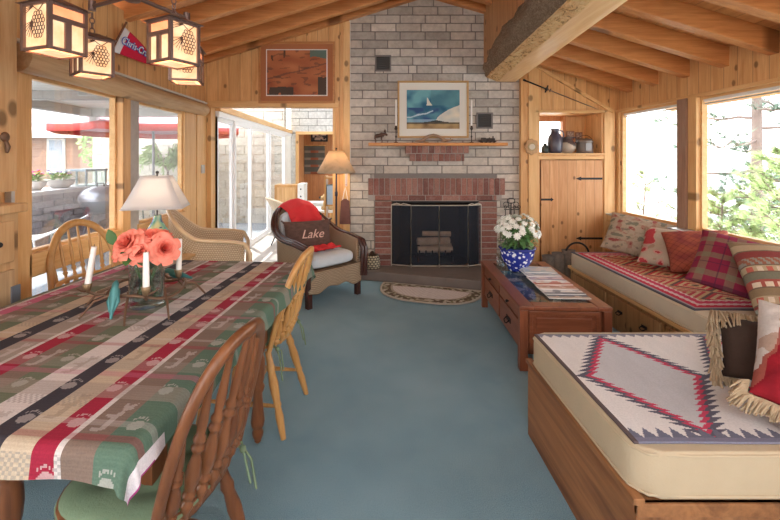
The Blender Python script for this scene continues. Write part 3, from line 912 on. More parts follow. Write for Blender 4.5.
def rose(label, c, r, tilt, mat, base):
    t = thing('rose', label, 'flower', base, 0, 'coral roses in the glass vase')
    cc = V(c)-V(base)
    q = V(tilt).normalized().to_track_quat('Z', 'Y').to_matrix()
    m = MB(); rg = random.Random(int(c[0]*1000))
    for lay, (n, rad, op, h) in enumerate(((3,.22,.0,.95),(4,.38,.15,.98),(5,.55,.38,.92),(6,.74,.65,.82),(6,.90,.95,.66),(7,1.02,1.3,.48))):
        for k in range(n):
            a0 = 2*PI*k/n + lay*.6 + rg.uniform(-.2,.2); wd = 2*PI/n*.72
            def f(u, v, a0=a0, wd=wd, rad=rad, op=op, h=h):
                a = a0+(u-.5)*2*wd*(.35+.65*math.sin(PI*min(1,v*.75+.2)))
                rr = rad*(v**.6)*(1+.25*op*v*v) + .04
                z = -.5 + v*(1.0*h) + (.12*math.cos((u-.5)*PI)) - op*.35*v*v*v
                rr += .10*op*(v**4)
                return cc + q @ V((math.cos(a)*rr, math.sin(a)*rr, z))*r
            lo, hi = ((.66,.06,.045), (.86,.22,.15)) if mat is ROSE else ((.70,.09,.065), (.90,.29,.21))  # petal bases darkened, edges lightened: shading put into the colour for depth
            m.grid(f, 7, 6, uvf=False, colf=lambda u, v, lay=lay: mixc(lo, hi, clamp(v*1.15-.25+.1*lay*v, 0, 1)))
    m.build('blossom', ROSEV, t)
    m = MB(); mid = cc*.5+V((0,0,.02)); m.tube([V((-cc.x*.5,-cc.y*.5,-.0)), mid*.6, cc-q@V((0,0,r*.45))], .003, 6); m.build('stem', STEM, t)
    m = MB()
    for k in range(4):
        a = rg.uniform(0, 2*PI); leaf_mb(m, cc*.82 + V((0,0,-.01)), (math.cos(a), math.sin(a), rg.uniform(-.3,.2)), (0,0,1), rg.uniform(.05,.075), .04)
    m.build('leaf', LEAF, t)
RB = vc+V((0,0,.045))
rs = [((-1.075,1.80,1.028),.047,(-.5,-.5,.7),'coral rose low over the vase rim, beside the green leaf',ROSE),
      ((-1.035,1.755,1.052),.05,(-.3,-.8,.6),'large open coral rose facing the room, next to the leafy one',ROSE2),
      ((-.955,1.80,1.065),.046,(.1,-.6,.9),'topmost coral rose of the bunch',ROSE),
      ((-.975,1.75,1.015),.043,(.1,-.9,.2),'coral rose bud hanging over the front of the vase mouth',ROSE2),
      ((-.885,1.79,1.02),.048,(.7,-.7,.3),'outermost coral rose on the fireplace side of the vase',ROSE2),
      ((-.93,1.88,1.055),.046,(.5,.3,.8),'coral rose at the back of the bunch',ROSE),
      ((-1.03,1.87,1.06),.046,(-.3,.4,.9),'coral rose at the back, garden side',ROSE2)]
for c, r, tl, lb, mt in rs: rose(lb, c, r, tl, mt, RB)
m = MB(); rg = random.Random(4)
for k in range(16):
    a = rg.uniform(0, 2*PI); rr = rg.uniform(.03,.09)
    leaf_mb(m, vc+V((math.cos(a)*.05, math.sin(a)*.05, rg.uniform(.17,.25))), (math.cos(a), math.sin(a), rg.uniform(-.5,.6)), (0,0,1), rg.uniform(.05,.08), .045)
for k in range(7):
    a = rg.uniform(0, 2*PI); m.tube([vc+V((math.cos(a)*.045, math.sin(a)*.045, .04)), vc+V((-math.cos(a)*.03, -math.sin(a)*.03, .22))], .003, 6)
leaf_mb(m, (-1.10,1.80,1.03), (-.5,-.2,.9), (0,-1,0), .075, .05)
o = m.build('rose_leaves', LEAF); tag(o, 'dark green rose leaves and stems filling the glass vase', 'leaves', kind='stuff')

cb = thing('candelabra', 'twig-like wrought iron candelabra with verdigris birds around the vase', 'candle holder', vc)
m = MB()
L = lambda x, y, z: V((x, y, z))-vc
ring = [V((math.cos(a)*.155, math.sin(a)*.15, .075+.015*math.sin(3*a))) for a in [2*PI*i/28 for i in range(28)]]
m.tube(ring, .006, 7, closed=True)
cups = [L(-1.18,1.735,TZ+.11), L(-.905,1.675,TZ+.115), L(-.905,1.955,TZ+.11)]
for c in cups:
    a = math.atan2(c.y, c.x)
    p = V((math.cos(a)*.155, math.sin(a)*.15, .075))
    m.tube([p, (p+c)/2+V((0,0,-.02)), c+V((0,0,-.02)), c], [.007,.007,.006,.007], 7)
    for da in (-.45, .45):
        q = V((math.cos(a+da)*.155, math.sin(a+da)*.15, .078)); e = V((math.cos(a+da*.7)*.25, math.sin(a+da*.7)*.24, .003))
        m.tube([q+V((math.cos(a)*-.02, math.sin(a)*-.02, .02)), q, (q+e)/2+V((0,0,.022)), e], [.004,.006,.005,.004], 7)
    m.tube([c+V((0,0,-.02)), c+V((.03*math.cos(a+1), .03*math.sin(a+1), -.01)), c+V((.055*math.cos(a+1), .055*math.sin(a+1), .008))], [.005,.004,.002], 6)
m.build('iron_frame', BRONZE, cb)
for c in cups:
    m = MB(); m.lathe([(.004,-.022),(.012,-.02),(.015,-.005),(.019,.012),(.017,.014),(.012,.0),(.001,-.002)], 14, c); m.build('candle_cup', plain('brass candle cup', (.27,.19,.11), .45, .7, .2), cb)
BIRD = plain('verdigris patina', (.055,.20,.20), .45, .4, .35, 30)
def bird(p, yaw, pitch):
    M = Matrix.Translation(p) @ Matrix.Rotation(yaw, 4, 'Z') @ Matrix.Rotation(pitch, 4, 'Y')
    m = MB(); m.M = M
    m.tube([(-.075,0,-.004),(-.045,0,0),(-.02,0,.0),(.01,0,.002),(.03,0,.008),(.043,0,.014),(.055,0,.014),(.064,0,.011),(.073,0,.008)], [.005,.008,.014,.0195,.018,.012,.0125,.008,.0015], 10)
    for s_ in (-1, 1): m.tube([(.022,s_*.012,.006),(-.01,s_*.017,.004),(-.05,s_*.008,.002)], [.005,.008,.002], 6)
    m.build('bird', BIRD, cb)
bird(L(-1.02,1.655,TZ+.085), R(100), R(-62)); bird(L(-.93,2.0,TZ+.085), R(170), R(-5))
m = MB()
for i, (c, lb, hh, ln) in enumerate(((cups[0], 'white taper candle leaning at the garden end of the candelabra', .165, (.028,0)), (cups[1], 'white taper candle standing in front of the vase', .15, (0,0)), (cups[2], 'tall white taper candle at the fireplace end of the candelabra', .155, (.006,0)))):
    t = thing('taper_candle', lb, 'candle', vc+c, 0, 'white tapers in the candelabra')
    m = MB(); m.tube([V((0,0,.0)), V((ln[0]*.5,ln[1],hh*.5)), V((ln[0],ln[1],hh))], [.0125,.012,.010], 12); m.build('wax', CANDLE, t)
    m = MB(); m.tube([V((ln[0],ln[1],hh)), V((ln[0]+.001,ln[1],hh+.009))], .0013, 5); m.build('wick', DIRON, t)
# ------------------------------------------------------------------ coffee table
ct = thing('coffee_table', 'reddish wooden coffee table with drawers and an inset glass display top', 'table', (1.297,3.375,0), R(-2.9))
W, L_, H = .60, 1.25, .43
x0, x1, y0_, y1_ = -W/2, W/2, -L_/2, L_/2
m = MB(); e = .095; tt = .028
m.box(x0, y0_, H-tt, x0+e, y1_, H); m.box(x1-e, y0_, H-tt, x1, y1_, H); m.box(x0+e, y0_, H-tt, x1-e, y0_+e, H); m.box(x0+e, y1_-e, H-tt, x1-e, y1_, H)
m.build('top_frame', FURN, ct, bevel=.006)
m = MB(); m.box(x0+e-.004, y0_+e-.004, H-.010, x1-e+.004, y1_-e+.004, H-.003); m.build('glass_top', GLASS2, ct)
m = MB(); m.box(x0+e, y0_+e, H-.075, x1-e, y1_-e, H-.07); m.build('display_tray', plain('blue felt tray', (.07,.13,.17), .8, 0, .2, 10), ct)
i_ = .035
m = MB(); m.box(x0+i_, y0_+i_, .10, x1-i_, y0_+i_+.02, H-tt); m.box(x0+i_, y1_-i_-.02, .10, x1-i_, y1_-i_, H-tt)
m.box(x0+i_, y0_+i_, .10, x0+i_+.02, y1_-i_, H-tt); m.box(x1-i_-.02, y0_+i_, .10, x1-i_, y1_-i_, H-tt); m.box(x0+i_, y0_+i_, .10, x1-i_, y1_-i_, .12)
m.build('case', FURN, ct)
m = MB(); y = y0_+i_
m.box(x0+.09, y-.008, .13, x1-.09, y, .155); m.box(x0+.09, y-.008, H-.065, x1-.09, y, H-.04); m.box(x0+.07, y-.008, .13, x0+.095, y, H-.04); m.box(x1-.095, y-.008, .13, x1-.07, y, H-.04)
m.prism([(x0+.12,.175),(x1-.12,.175),(x1-.12,H-.085),(x0+.12,H-.085)], y-.006, y, 'y')
m.build('end_panel', FURNX, ct, bevel=.004)
for a, b in ((x0+.03, y0_+.03), (x1-.03, y0_+.03), (x0+.03, y1_-.03), (x1-.03, y1_-.03)):
    m = MB(); m.box(a-.027, b-.027, 0, a+.027, b+.027, H-tt); m.build('leg', FURNZ, ct, bevel=.004)
for a, b in ((y0_+.075, -.012), (.012, y1_-.075)):
    for z0, z1, big in ((.315, .385, False), (.125, .30, True)):
        m = MB(); xx = x0+i_; m.box(xx-.014, a, z0, xx, b, z1); d_ = m.build('drawer', FURN, ct, bevel=.004)
        m = MB(); cy = (a+b)/2; cz = (z0+z1)/2
        if big:
            m.box(xx-.018, cy-.055, cz-.012, xx-.013, cy+.055, cz+.022)
            m.tube([(xx-.02,cy-.04,cz+.01),(xx-.04,cy-.036,cz-.012),(xx-.042,cy,cz-.022),(xx-.04,cy+.036,cz-.012),(xx-.02,cy+.04,cz+.01)], .004, 7)
            m.build('bail_handle', DIRON, d_)
        else:
            m.cyl((xx-.012,cy,cz), (xx-.022,cy,cz), .005); m.ball((xx-.028,cy,cz), .011, 10); m.build('knob', DIRON, d_)
# things on the coffee table (local -> world)
CM = Matrix.Translation((1.297,3.375,0)) @ Matrix.Rotation(R(-2.9), 4, 'Z')
GZ = H-.002
def cw(x, y, z=0): return CM @ V((x, y, GZ+z))
# planter with chrysanthemums
pp = cw(-.05, .30)
pot = thing('flower_pot', 'blue and white porcelain pot on the glass table top', 'flower pot', pp)
t = NT('blue and white china'); co = t.coord()
vo = t.N('ShaderNodeTexVoronoi'); vo.inputs['Scale'].default_value = 30; t.L(t.mapv(co), vo.inputs['Vector'])
n = t.noise(co, 34, 3, .6, 1.5)
k1 = t.math('ADD', t.math('MULTIPLY', vo.outputs['Distance'], .9), t.math('MULTIPLY', n, .5))
c = t.ramp(k1, [(.54, (.85,.87,.9)), (.57, (.12,.17,.55)), (.66, (.02,.035,.30))])
t.base(c, .12, 0, .6); CHINA = t.m
m = MB(); prof = [(.001,.0),(.075,.0),(.080,.012),(.085,.03),(.115,.07),(.137,.12),(.145,.165),(.148,.185),(.158,.195),(.156,.205),(.146,.203),(.140,.19),(.001,.185)]
m.lathe(prof, 36); m.build('china_body', CHINA, pot)
m = MB(); m.lathe([(.149,.186),(.160,.196),(.157,.207),(.145,.205)], 36); m.build('rim', plain('dark blue glaze', (.02,.03,.2), .15), pot)
m = MB(); m.lathe([(.143,.1905),(.001,.195)], 20); m.build('soil', plain('potting soil', (.05,.035,.025), .95), pot)
mum = thing('chrysanthemum', 'white chrysanthemum plant blooming in the blue and white pot', 'plant', pp+V((0,0,.193)))
rg = random.Random(12)
heads = []
tries = 0
while len(heads) < 62 and tries < 6000:
    tries += 1
    a = rg.uniform(0, 2*PI); el = rg.uniform(.02, 1)
    rr = .18*math.sqrt(1-(el*.93)**2)**.8; p = V((math.cos(a)*rr, math.sin(a)*rr, .13+.14*el+rg.uniform(-.012,.012)))
    if all((p-q).length > .034 for q in heads): heads.append(p)
m = MB()
for p in heads:
    m.tube([V((p.x*.25, p.y*.25, .0)), V((p.x*.6, p.y*.6, p.z*.55)), p], .0022, 5)
m.build('stems', STEM, mum)
m = MB()
for k in range(420):
    a = rg.uniform(0, 2*PI); z = rg.uniform(.02,.2); rr = rg.uniform(.05,.155)
    leaf_mb(m, (math.cos(a)*rr*.9, math.sin(a)*rr*.9, z), (math.cos(a+rg.uniform(-.8,.8)), math.sin(a+rg.uniform(-.8,.8)), rg.uniform(-.6,.6)), (0,0,1), rg.uniform(.035,.06), .026)
m.build('foliage', plain('chrysanthemum leaf', (.12,.26,.08), .6, 0, .35, 30), mum)
hb = MB()
for lay, (n, rad, lift) in enumerate(((9,.024,.003),(8,.019,.008),(6,.012,.012))):
    for k in range(n):
        a = 2*PI*k/n+lay*.3
        leaf_mb(hb, (0,0,lift*.4), (math.cos(a), math.sin(a), .25+lay*.5), (0,0,1), rad, .011, .2)
hb.ball((0,0,.006), .006, 6)
WMUM = plain('white petal', (.84,.84,.78), .6, 0, .06, 60)
h0 = None
for p in heads:
    q = (p-V((0,0,.06))).normalized().to_track_quat('Z', 'Y')
    if h0 is None: h0 = hb.build('blossom', WMUM, mum, p, q.to_euler()); h = h0
    else:
        h = h0.copy(); COL.objects.link(h); h.parent = mum; h.location = p; h.rotation_euler = q.to_euler()
    s_ = rg.uniform(1.15,1.5); h.scale = (s_,)*3
# small clear glass behind the pot
m = MB(); m.lathe([(.001,0),(.036,0),(.038,.01),(.040,.11),(.0385,.11),(.036,.012),(.001,.010)], 20); o = m.build('drinking_glass', VASEG, None, cw(-.155,.45)); tag(o, 'clear drinking glass standing behind the blue and white pot', 'glass')
# magazines
mags = [(.085,.165,.255,.19,(.62,.60,.55),(.4,.5,.55),'pale cream magazine beside the flower pot, topmost of the fan'),
        (.07,.085,.27,.20,(.30,.36,.42),(.6,.6,.6),'grey blue magazine second in the fan from the flower pot'),
        (.075,-.01,.27,.20,(.60,.50,.52),(.35,.3,.4),'pale pink magazine in the middle of the fan'),
        (.078,-.10,.28,.205,(.66,.62,.60),(.5,.12,.08),'white magazine with a red strip in the fan'),
        (.085,-.19,.28,.205,(.42,.20,.14),(.66,.5,.45),'rust coloured magazine in the fan'),
        (.09,-.28,.285,.21,(.62,.62,.62),(.10,.12,.16),'white magazine with dark cover art near the table end'),
        (.095,-.355,.285,.21,(.07,.09,.13),(.5,.42,.36),'dark covered magazine lowest of the fan at the table end')]
for i, (mx_, my, w_, h_, ca_, cb_, lb) in enumerate(mags):
    zz = .001 + (len(mags)-i-1)*.0062
    t = thing('magazine', lb, 'magazine', cw(mx_, my, zz), R(-2.9+(-4,3,-2,2,-3,2,0)[i]), 'magazines fanned on the glass top')
    m = MB(); m.box(-w_/2, -h_/2, 0, w_/2, h_/2, .005, col=(.75,.73,.7)); m.build('pages', vcol('page edges %d' % i, .8, 0), t)
    def colf(u, v, ca_=ca_, cb_=cb_, i=i):
        if v < .16: return mul(cb_, .9)
        if mnoise.noise(V((u*4+i*3, v*3, i))) > .15: return mixc(ca_, cb_, .8)
        return ca_
    m = MB(); m.grid(lambda u, v: V((-w_/2+u*w_, -h_/2+v*h_, .0056)), 24, 18, colf=colf); m.build('cover', vcol('magazine cover %d' % i, .35, 0, var=.05, spec=.5), t)
# cards lying in the tray under the glass
m = MB(); rg = random.Random(9)
for k in range(26):
    a = rg.uniform(0, PI); cxx = rg.uniform(-.17,.17); cyy = rg.uniform(-.48,.48); w_, h_ = rg.uniform(.03,.06), rg.uniform(.02,.045)
    c = rg.choice([(.6,.62,.62),(.10,.16,.30),(.08,.09,.12),(.35,.42,.48),(.05,.25,.32)])
    pts = [V((cxx+math.cos(a)*sx*w_-math.sin(a)*sy*h_, cyy+math.sin(a)*sx*w_+math.cos(a)*sy*h_, H-.069+k*.0004)) for sx, sy in ((-1,-1),(1,-1),(1,1),(-1,1))]
    m.add([CM @ p for p in pts], [(0,1,2,3)], False, 0, c)
o = m.build('picture_cards', vcol('printed cards', .5, 0)); tag(o, 'blue and white picture cards scattered under the table glass', 'cards', kind='stuff')

# ------------------------------------------------------------------ hearth rug, half oval hooked
rb0, rb1 = V((.13, 4.745)), V((1.17, 4.42)); dv = rb1-rb0; Lr = dv.length; ang = math.atan2(dv.y, dv.x)
def hr(u, v):  # polar half disc
    a = PI*u; ex = .72
    x = math.cos(a); y = math.sin(a)
    x = math.copysign(abs(x)**ex, x); y = y**.8
    return V((-x*Lr/2*v, -y*.54*v - .03, .012+.003*math.sin(v*60)*0))
def hrc(u, v):
    a = PI*u; x = -math.cos(a)*v; y = math.sin(a)*v
    if v > .955 or y < .03: return (.45,.40,.33)
    if v > .80 or y < .13:
        n = mnoise.noise(V((x*13, y*13, 1)))
        return (.12,.085,.055) if n > .02 else (.20,.19,.11) if n > -.15 else (.42,.37,.30)
    if v > .76 or y < .16: return (.36,.30,.24)
    g = (int((x+5)*26)+int((y+5)*20)) % 2
    return (.62,.56,.52) if g else (.52,.45,.42)
m = MB(); m.grid(hr, 150, 50, colf=hrc); o = m.build('hearth_rug', vcol('hooked wool', .95, .5, 200), None, ((rb0.x+rb1.x)/2, (rb0.y+rb1.y)/2, 0), (0,0,ang), solid=.012); tag(o, 'half-oval hooked rug with a pinecone border in front of the hearth', 'rug')

# ------------------------------------------------------------------ bench under the lake windows
BX0, BX1, BY0, BY1 = 1.977, 2.80, 2.16, 4.245
bn = thing('window_bench', 'long built-in pine bench with drawers under the lake windows', 'bench', (BX0, BY0, 0))
bl = BY1-BY0; bw = BX1-BX0-.01
m = MB(); m.box(.02, 0, .0, bw, bl, .315); m.build('bench_case', BENCHW, bn)
m = MB(); m.box(-.005, 0, .30, bw, bl+.01, .325); m.build('bench_deck', PINE_TY, bn)
for i in range(3):
    a = .06+i*.68
    m = MB(); m.box(.0, a, .05, .02, a+.62, .27); d_ = m.build('drawer', BENCHW, bn, bevel=.005)
    for yy in (.16, .46):
        m = MB(); m.box(-.004, a+yy-.03, .165, .0, a+yy+.03, .185); m.tube([(-.004,a+yy-.028,.172),(-.024,a+yy-.024,.160),(-.026,a+yy,.154),(-.024,a+yy+.024,.160),(-.004,a+yy+.028,.172)], .004, 6)
        m.build('bail_handle', DIRON, d_)
CREAM0 = plain('cream mattress ticking', (.58,.50,.37), .85, 0, .07, 12, .25, 160)
def mattress(name, label, cat, x0, y0, z0, w, l, h, mt_=None):
    CREAM = mt_ or CREAM0
    t = thing(name, label, cat, (x0, y0, z0))
    m = MB(); n = 8
    def f(u, v):
        # rounded rectangle perimeter u, height profile v
        a = u*2*PI; cx, cy = w/2, l/2; rc = .07
        pts = []
        ca, sa = math.cos(a), math.sin(a)
        # superellipse-ish box
        s_ = 1/max(abs(ca)/cx, abs(sa)/cy)
        x, y = ca*s_, sa*s_
        qx, qy = max(0, abs(x)-(cx-rc)), max(0, abs(y)-(cy-rc))
        if qx > 0 and qy > 0:
            d = math.hypot(qx, qy)
            if d > rc: qx, qy = qx*rc/d, qy*rc/d
            x = math.copysign(cx-rc+qx, x); y = math.copysign(cy-rc+qy, y)
        # v: 0 centre bottom .. 1 centre top
        if v < .12: k = v/.12*.96; zz = 0; ins = 0; 
        if v < .12: return V((cx+x*k, cy+y*k, 0))
        if v > .88: k = (1-v)/.12*.96; return V((cx+x*k, cy+y*k, h+.004*math.sin(x*5)*math.cos(y*4)))
        q = (v-.12)/.76*PI
        sg = math.sin(q)**.3 if q > 0 else 0
        zz = h/2 - h/2*math.copysign(abs(math.cos(q))**.6, math.cos(q))
        k2 = 1-.03*(1-sg)
        return V((cx+x*(.97+.03*sg), cy+y*(.97+.03*sg), zz))
    m.grid(f, 160, 40, cu=True); m.build('cover', CREAM, t)
    m = MB()
    for zz in (.012, h-.012):
        pts = []
        for i in range(120):
            a = 2*PI*i/120; p = f(i/120, .5); pts.append(V(((p.x-w/2)*.998+w/2, (p.y-l/2)*.998+l/2, zz)))
        m.tube(pts, .005, 6, closed=True)
    m.build('piping', CREAM, t)
    return t
mattress('bench_cushion', 'long cream foam cushion covering the window bench', 'cushion', BX0-.0, BY0, .325, BX1-BX0-.005, bl, .135)
# red woven rug on the bench
def benchrug(u, v):   # u across (0 at room edge) , v along (0 near)
    x = u*.78; y = v*1.62
    eu = min(x, .78-x, y, 1.62-y)
    if eu < .022: return (.10,.10,.13)
    if eu < .040: return (.36,.33,.36)
    zig = abs(((y if x in (eu, .78-eu) or min(x,.78-x) == eu else x)*1.0/.05) % 1-.5)*2
    if eu < .075+.012*zig: return (.55,.03,.07)
    if eu < .105+.012*zig: return (.72,.52,.52)
    if eu < .15+.014*zig: return (.60,.05,.12)
    if eu < .165+.014*zig: return (.70,.60,.5)
    # inner diamonds
    d = abs(((x-.39)/.20)) + abs((((y-.05) % .30)-.15)/.15)
    step = int(d*6)
    return [(.10,.06,.05),(.60,.42,.22),(.52,.05,.06),(.62,.45,.26),(.52,.05,.06),(.14,.08,.07),(.56,.36,.18),(.50,.06,.07),(.60,.42,.24),(.45,.05,.06),(.5,.3,.15),(.5,.05,.06),(.6,.4,.2)][min(step, 12)]
WOOL = vcol('hand woven wool', .95, .45, 170, .15)
m = MB(); m.grid(lambda u, v: V((u*.78, v*1.62, .004*math.sin(u*5)*math.sin(v*9)*.5+.006)), 130, 270, colf=benchrug)
o = m.build('woven_rug', WOOL, None, (BX0+.012, 2.60, .4605), solid=.006); tag(o, 'red and grey zigzag woven rug lying along the bench cushion', 'rug')

# ------------------------------------------------------------------ daybed in the corner
db = thing('daybed', 'plywood daybed base carrying the thick cream mattress', 'daybed', (.79, 1.26, 0))
m = MB(); m.box(.0, .0, 0, 2.02, .88, .37); m.build('base_box', PLY, db)
m = MB(); m.box(-.012, -.008, .365, .022, .885, .385); m.box(-.0, -.008, .33, 2.02, .012, .37); m.build('edge_rail', PLY, db, bevel=.003)
mattress('mattress', 'thick cream twin mattress on the plywood daybed', 'mattress', .79, 1.255, .378, 2.03, .875, .145, plain('tan mattress cloth', (.47,.375,.25), .85, 0, .07, 12, .25, 160))
t = None
NAV_W, NAV_L = 1.55, .80
def navajo(u, v):  # u across from room edge, v 0 near .. 1 far
    x = u*NAV_W; y = v*NAV_L
    nz = mnoise.noise(V((x*40, y*9, 0)))*.05
    WH = mul((.74,.71,.69), 1+nz); DK = (.11,.11,.15); PK = (.55,.06,.12); GY = mul((.55,.55,.57), 1+nz)
    if x < .013: return (.12,.09,.09)
    if y < .02: return (.20,.20,.27)
    tr = abs((x/.045) % 1-.5)*2
    if y < .02+.05*(1-tr)*1.0: return (.16,.16,.22)
    if y > NAV_L-.012: return (.2,.2,.26)
    if y > NAV_L-.012-.03*(1-tr) : return (.24,.24,.3)
    # serrated diamonds; teeth run in steps along the edge
    for cx in (.285, .80, 1.30):
        dx, dy = (x-cx-(y-.4)*.06), y-.395
        f = abs(dx)/.235 + abs(dy)/.385
        tooth = ((abs(dy)*30) % 1)
        # inner field, pink serration, dark serration
        if f < .80 + .10*(1-tooth): 
            return GY
        if f < .90 + .10*(1-tooth): return PK
        if f < 1.0 + .17*(1-tooth): return DK
    return WH
m = MB()
def navp(u, v):
    x = .012+u*NAV_W; y = -.0+v*NAV_L+.035
    return V((x, y, .005+.003*mnoise.noise(V((x*3, y*4, 3)))))
m.grid(navp, 330, 190, colf=navajo)
# tufts at the far edge and room corner
o = m.build('navajo_rug', WOOL, None, (.79, 1.255, .525), solid=.006); o.name = 'diamond_rug'
tag(o, 'white hand-woven rug with grey and pink serrated diamonds on the daybed', 'rug')

# ------------------------------------------------------------------ pillows
def pillow(name, label, loc, rot, w, h, th, colf, mat, n=64, p=2.6, group=None, pinch=.06, wr=.006, seed=0):
    """stands in local XZ, thickness along Y, base at local z=0"""
    t = thing(name, label, 'pillow', loc, 0, group, rot)
    m = MB()
    for s_ in (-1, 1):
        def f(u, v, s_=s_):
            a, b = u*2-1, v*2-1
            e = max(0, 1-abs(a)**p)*max(0, 1-abs(b)**p)
            k = 1-pinch*(1-abs(b)**2)*abs(a)**3; k2 = 1-pinch*(1-abs(a)**2)*abs(b)**3
            y = s_*th/2*e**.42
            y += wr*mnoise.noise(V((a*3+seed, b*3, s_)))*e**.3 + wr*.4*mnoise.noise(V((a*9+seed, b*9, s_)))*e**.3
            return V((a*w/2*k, y, h/2+b*h/2*k2))
        if s_ > 0: g = lambda u, v, f=f: f(1-u, v); cf = lambda u, v: colf(1-u, v, 1)
        else: g = f; cf = lambda u, v: colf(u, v, -1)
        m.grid(g, n, n, colf=cf)
    m.build('cover', mat, t)
    pts = []
    def edge(a, b):
        k = 1-pinch*(1-abs(b)**2)*abs(a)**3; k2 = 1-pinch*(1-abs(a)**2)*abs(b)**3
        return V((a*w/2*k, 0, h/2+b*h/2*k2))
    q = 24
    for i in range(q): pts.append(edge(-1+2*i/q, -1))
    for i in range(q): pts.append(edge(1, -1+2*i/q))
    for i in range(q): pts.append(edge(1-2*i/q, 1))
    for i in range(q): pts.append(edge(-1, 1-2*i/q))
    t['_'] = 1; del t['_']
    return t, pts
PILL = vcol('pillow fabric', .9, .3, 120, .12)
def floral(u, v, s):
    n = mnoise.noise(V((u*8, v*8, 2+s))); n2 = mnoise.noise(V((u*13+7, v*13, 5+s))); n3 = mnoise.noise(V((u*18, v*18, 9)))
    c = (.42,.335,.25)
    if n3 > .2: c = (.36,.28,.20)
    if n > .40 and n2 > -.1: c = (.30,.08,.07)
    elif n > .30: c = (.37,.21,.155)
    elif n < -.36: c = (.20,.19,.14)
    elif n2 > .42: c = (.25,.18,.14)
    return c
def creamred(u, v, s):
    n = mnoise.noise(V((u*5, v*5, 6+s))); n2 = mnoise.noise(V((u*8, v*8, 3)))
    if n > .17: return (.46,.06,.07)
    if n > .10: return (.60,.33,.28)
    if n2 > .35: return (.40,.27,.2)
    return (.47,.39,.30)
def rust(u, v, s):
    l = abs(((u+v)*8) % 1-.5) < .06 or abs(((u-v)*8) % 1-.5) < .06
    c = mixc((.36,.095,.055), (.26,.06,.05), .5+mnoise.noise(V((u*6, v*6, 1))))
    return mul(c, .7) if l else c
def plaid(u, v, s):
    c = (.24,.022,.055)
    a, b = (u*3.2+.15) % 1, (v*3.2+.1) % 1
    ga, gb = .38 < a < .72, .38 < b < .72
    if ga: c = mixc(c, (.20,.15,.095), .68)
    if gb: c = mixc(c, (.20,.15,.095), .68)
    if ga and gb: c = (.19,.155,.10)
    for q in (a, b):
        if abs(q-.12) < .025 or abs(q-.9) < .02: c = mixc(c, (.08,.02,.05), .6)
        if abs(q-.55) < .02: c = mixc(c, (.5,.05,.12), .7)
    return c
def tribal(u, v, s):
    r_ = (v*10) % 10; k_ = int(r_); f = r_-k_
    pal = [(.22,.05,.045),(.40,.31,.20),(.24,.17,.10),(.34,.09,.07),(.17,.165,.12),(.42,.33,.21),(.27,.11,.07)]
    c = pal[k_ % 7]
    if k_ in (1, 5): 
        if abs(f-.5) < .32 and abs(((u*13) % 1)-.5) < .32*math.cos((f-.5)*2.6): c = (.62,.52,.40) if int(u*13) % 2 else (.46,.12,.09)
    if k_ in (3,):
        if abs(f-.5) < .3 and abs(((u*11) % 1)-.5) < .34: c = (.66,.55,.42)
    if k_ in (0, 6) and abs(((u*16+f) % 1)-.5) < .22: c = (.25,.24,.2)
    if abs(f) < .08: c = (.16,.11,.08)
    return c
PZ = .466
def lean(yaw, back, roll=0):   # face direction yaw (0: faces -Y); tilt back
    return (Matrix.Rotation(yaw, 4, 'Z') @ Matrix.Rotation(back, 4, 'X') @ Matrix.Rotation(roll, 4, 'Y')).to_euler()
pillow('pillow', 'beige floral pillow slumped at the cupboard end of the bench', (2.46,3.98,PZ+.02), lean(R(-30), R(-42), R(13)), .56, .44, .17, floral, PILL, seed=1)
pillow('pillow', 'cream pillow with crimson flowers between the floral and rust ones', (2.50,3.52,PZ+.02), lean(R(-38), R(-50), R(5)), .50, .42, .15, creamred, PILL, seed=3)
pillow('pillow', 'rust quilted pillow propped behind the plaid one', (2.60,3.28,PZ+.05), lean(R(-36), R(-50), R(-10)), .46, .42, .14, rust, PILL, seed=5)
pillow('pillow', 'crimson and olive plaid pillow in the middle of the bench', (2.30,2.68,PZ+.07), lean(R(-30), R(-50), R(18)), .52, .48, .15, plaid, PILL, seed=7)
pillow('pillow', 'large striped tribal pattern pillow at the daybed end of the bench', (2.50,2.33,PZ+.02), lean(R(-14), R(-44), R(3)), .62, .50, .20, tribal, PILL, seed=9)
def fringe(mb, pts, L, r=.0035, rgs=3, droop=(0,0,-1), n=2, out=None):
    rg = random.Random(rgs)
    for p in pts:
        for _ in range(n):
            o_ = V((rg.uniform(-.3,.3), rg.uniform(-.5,.5), rg.uniform(-.2,.2)))
            d = (out(p)*.8 + V(droop) + o_).normalized() if out else (V(droop)+o_).normalized()
            l_ = L*rg.uniform(.75,1.15)
            st_ = p + (out(p)*.01 if out else V((0,0,0)))
            mid = st_ + (out(p)*.55+o_*.25)*l_*.5 if out else st_+d*l_*.5
            mb.tube([st_, mid, mid+d*l_*.6], [r, r*1.1, r*.8], 5)
FRINGE = plain('tan cotton fringe', (.40,.30,.19), .9, 0, .3, 40)
# dark chocolate fringed pillow
loc = V((1.54,1.56,.545)); rot = lean(R(-22), R(-20), R(3))
t, pts = pillow('fringed_pillow', 'dark brown suede pillow with a tan rope fringe on the daybed', loc, rot, .40, .23, .16, lambda u, v, s: (.05,.03,.022), PILL, n=30)
Mi = rot.to_matrix().inverted()
def densify(pts, sel, k=3):
    out = []
    for i in range(len(pts)):
        a, b = pts[i], pts[(i+1) % len(pts)]
        if not sel(a): continue
        for j in range(k): out.append(a.lerp(b, j/k))
    return out
ctr = V((0,0,.12))
m = MB(); fringe(m, densify(pts, lambda p: p.z > .10 or p.x < -.15, 3), .11, .0042, 3, tuple(Mi @ V((-.1,-.75,-.9))), 2, lambda p: (p-ctr).normalized()*.55)
m.build('fringe', FRINGE, t)
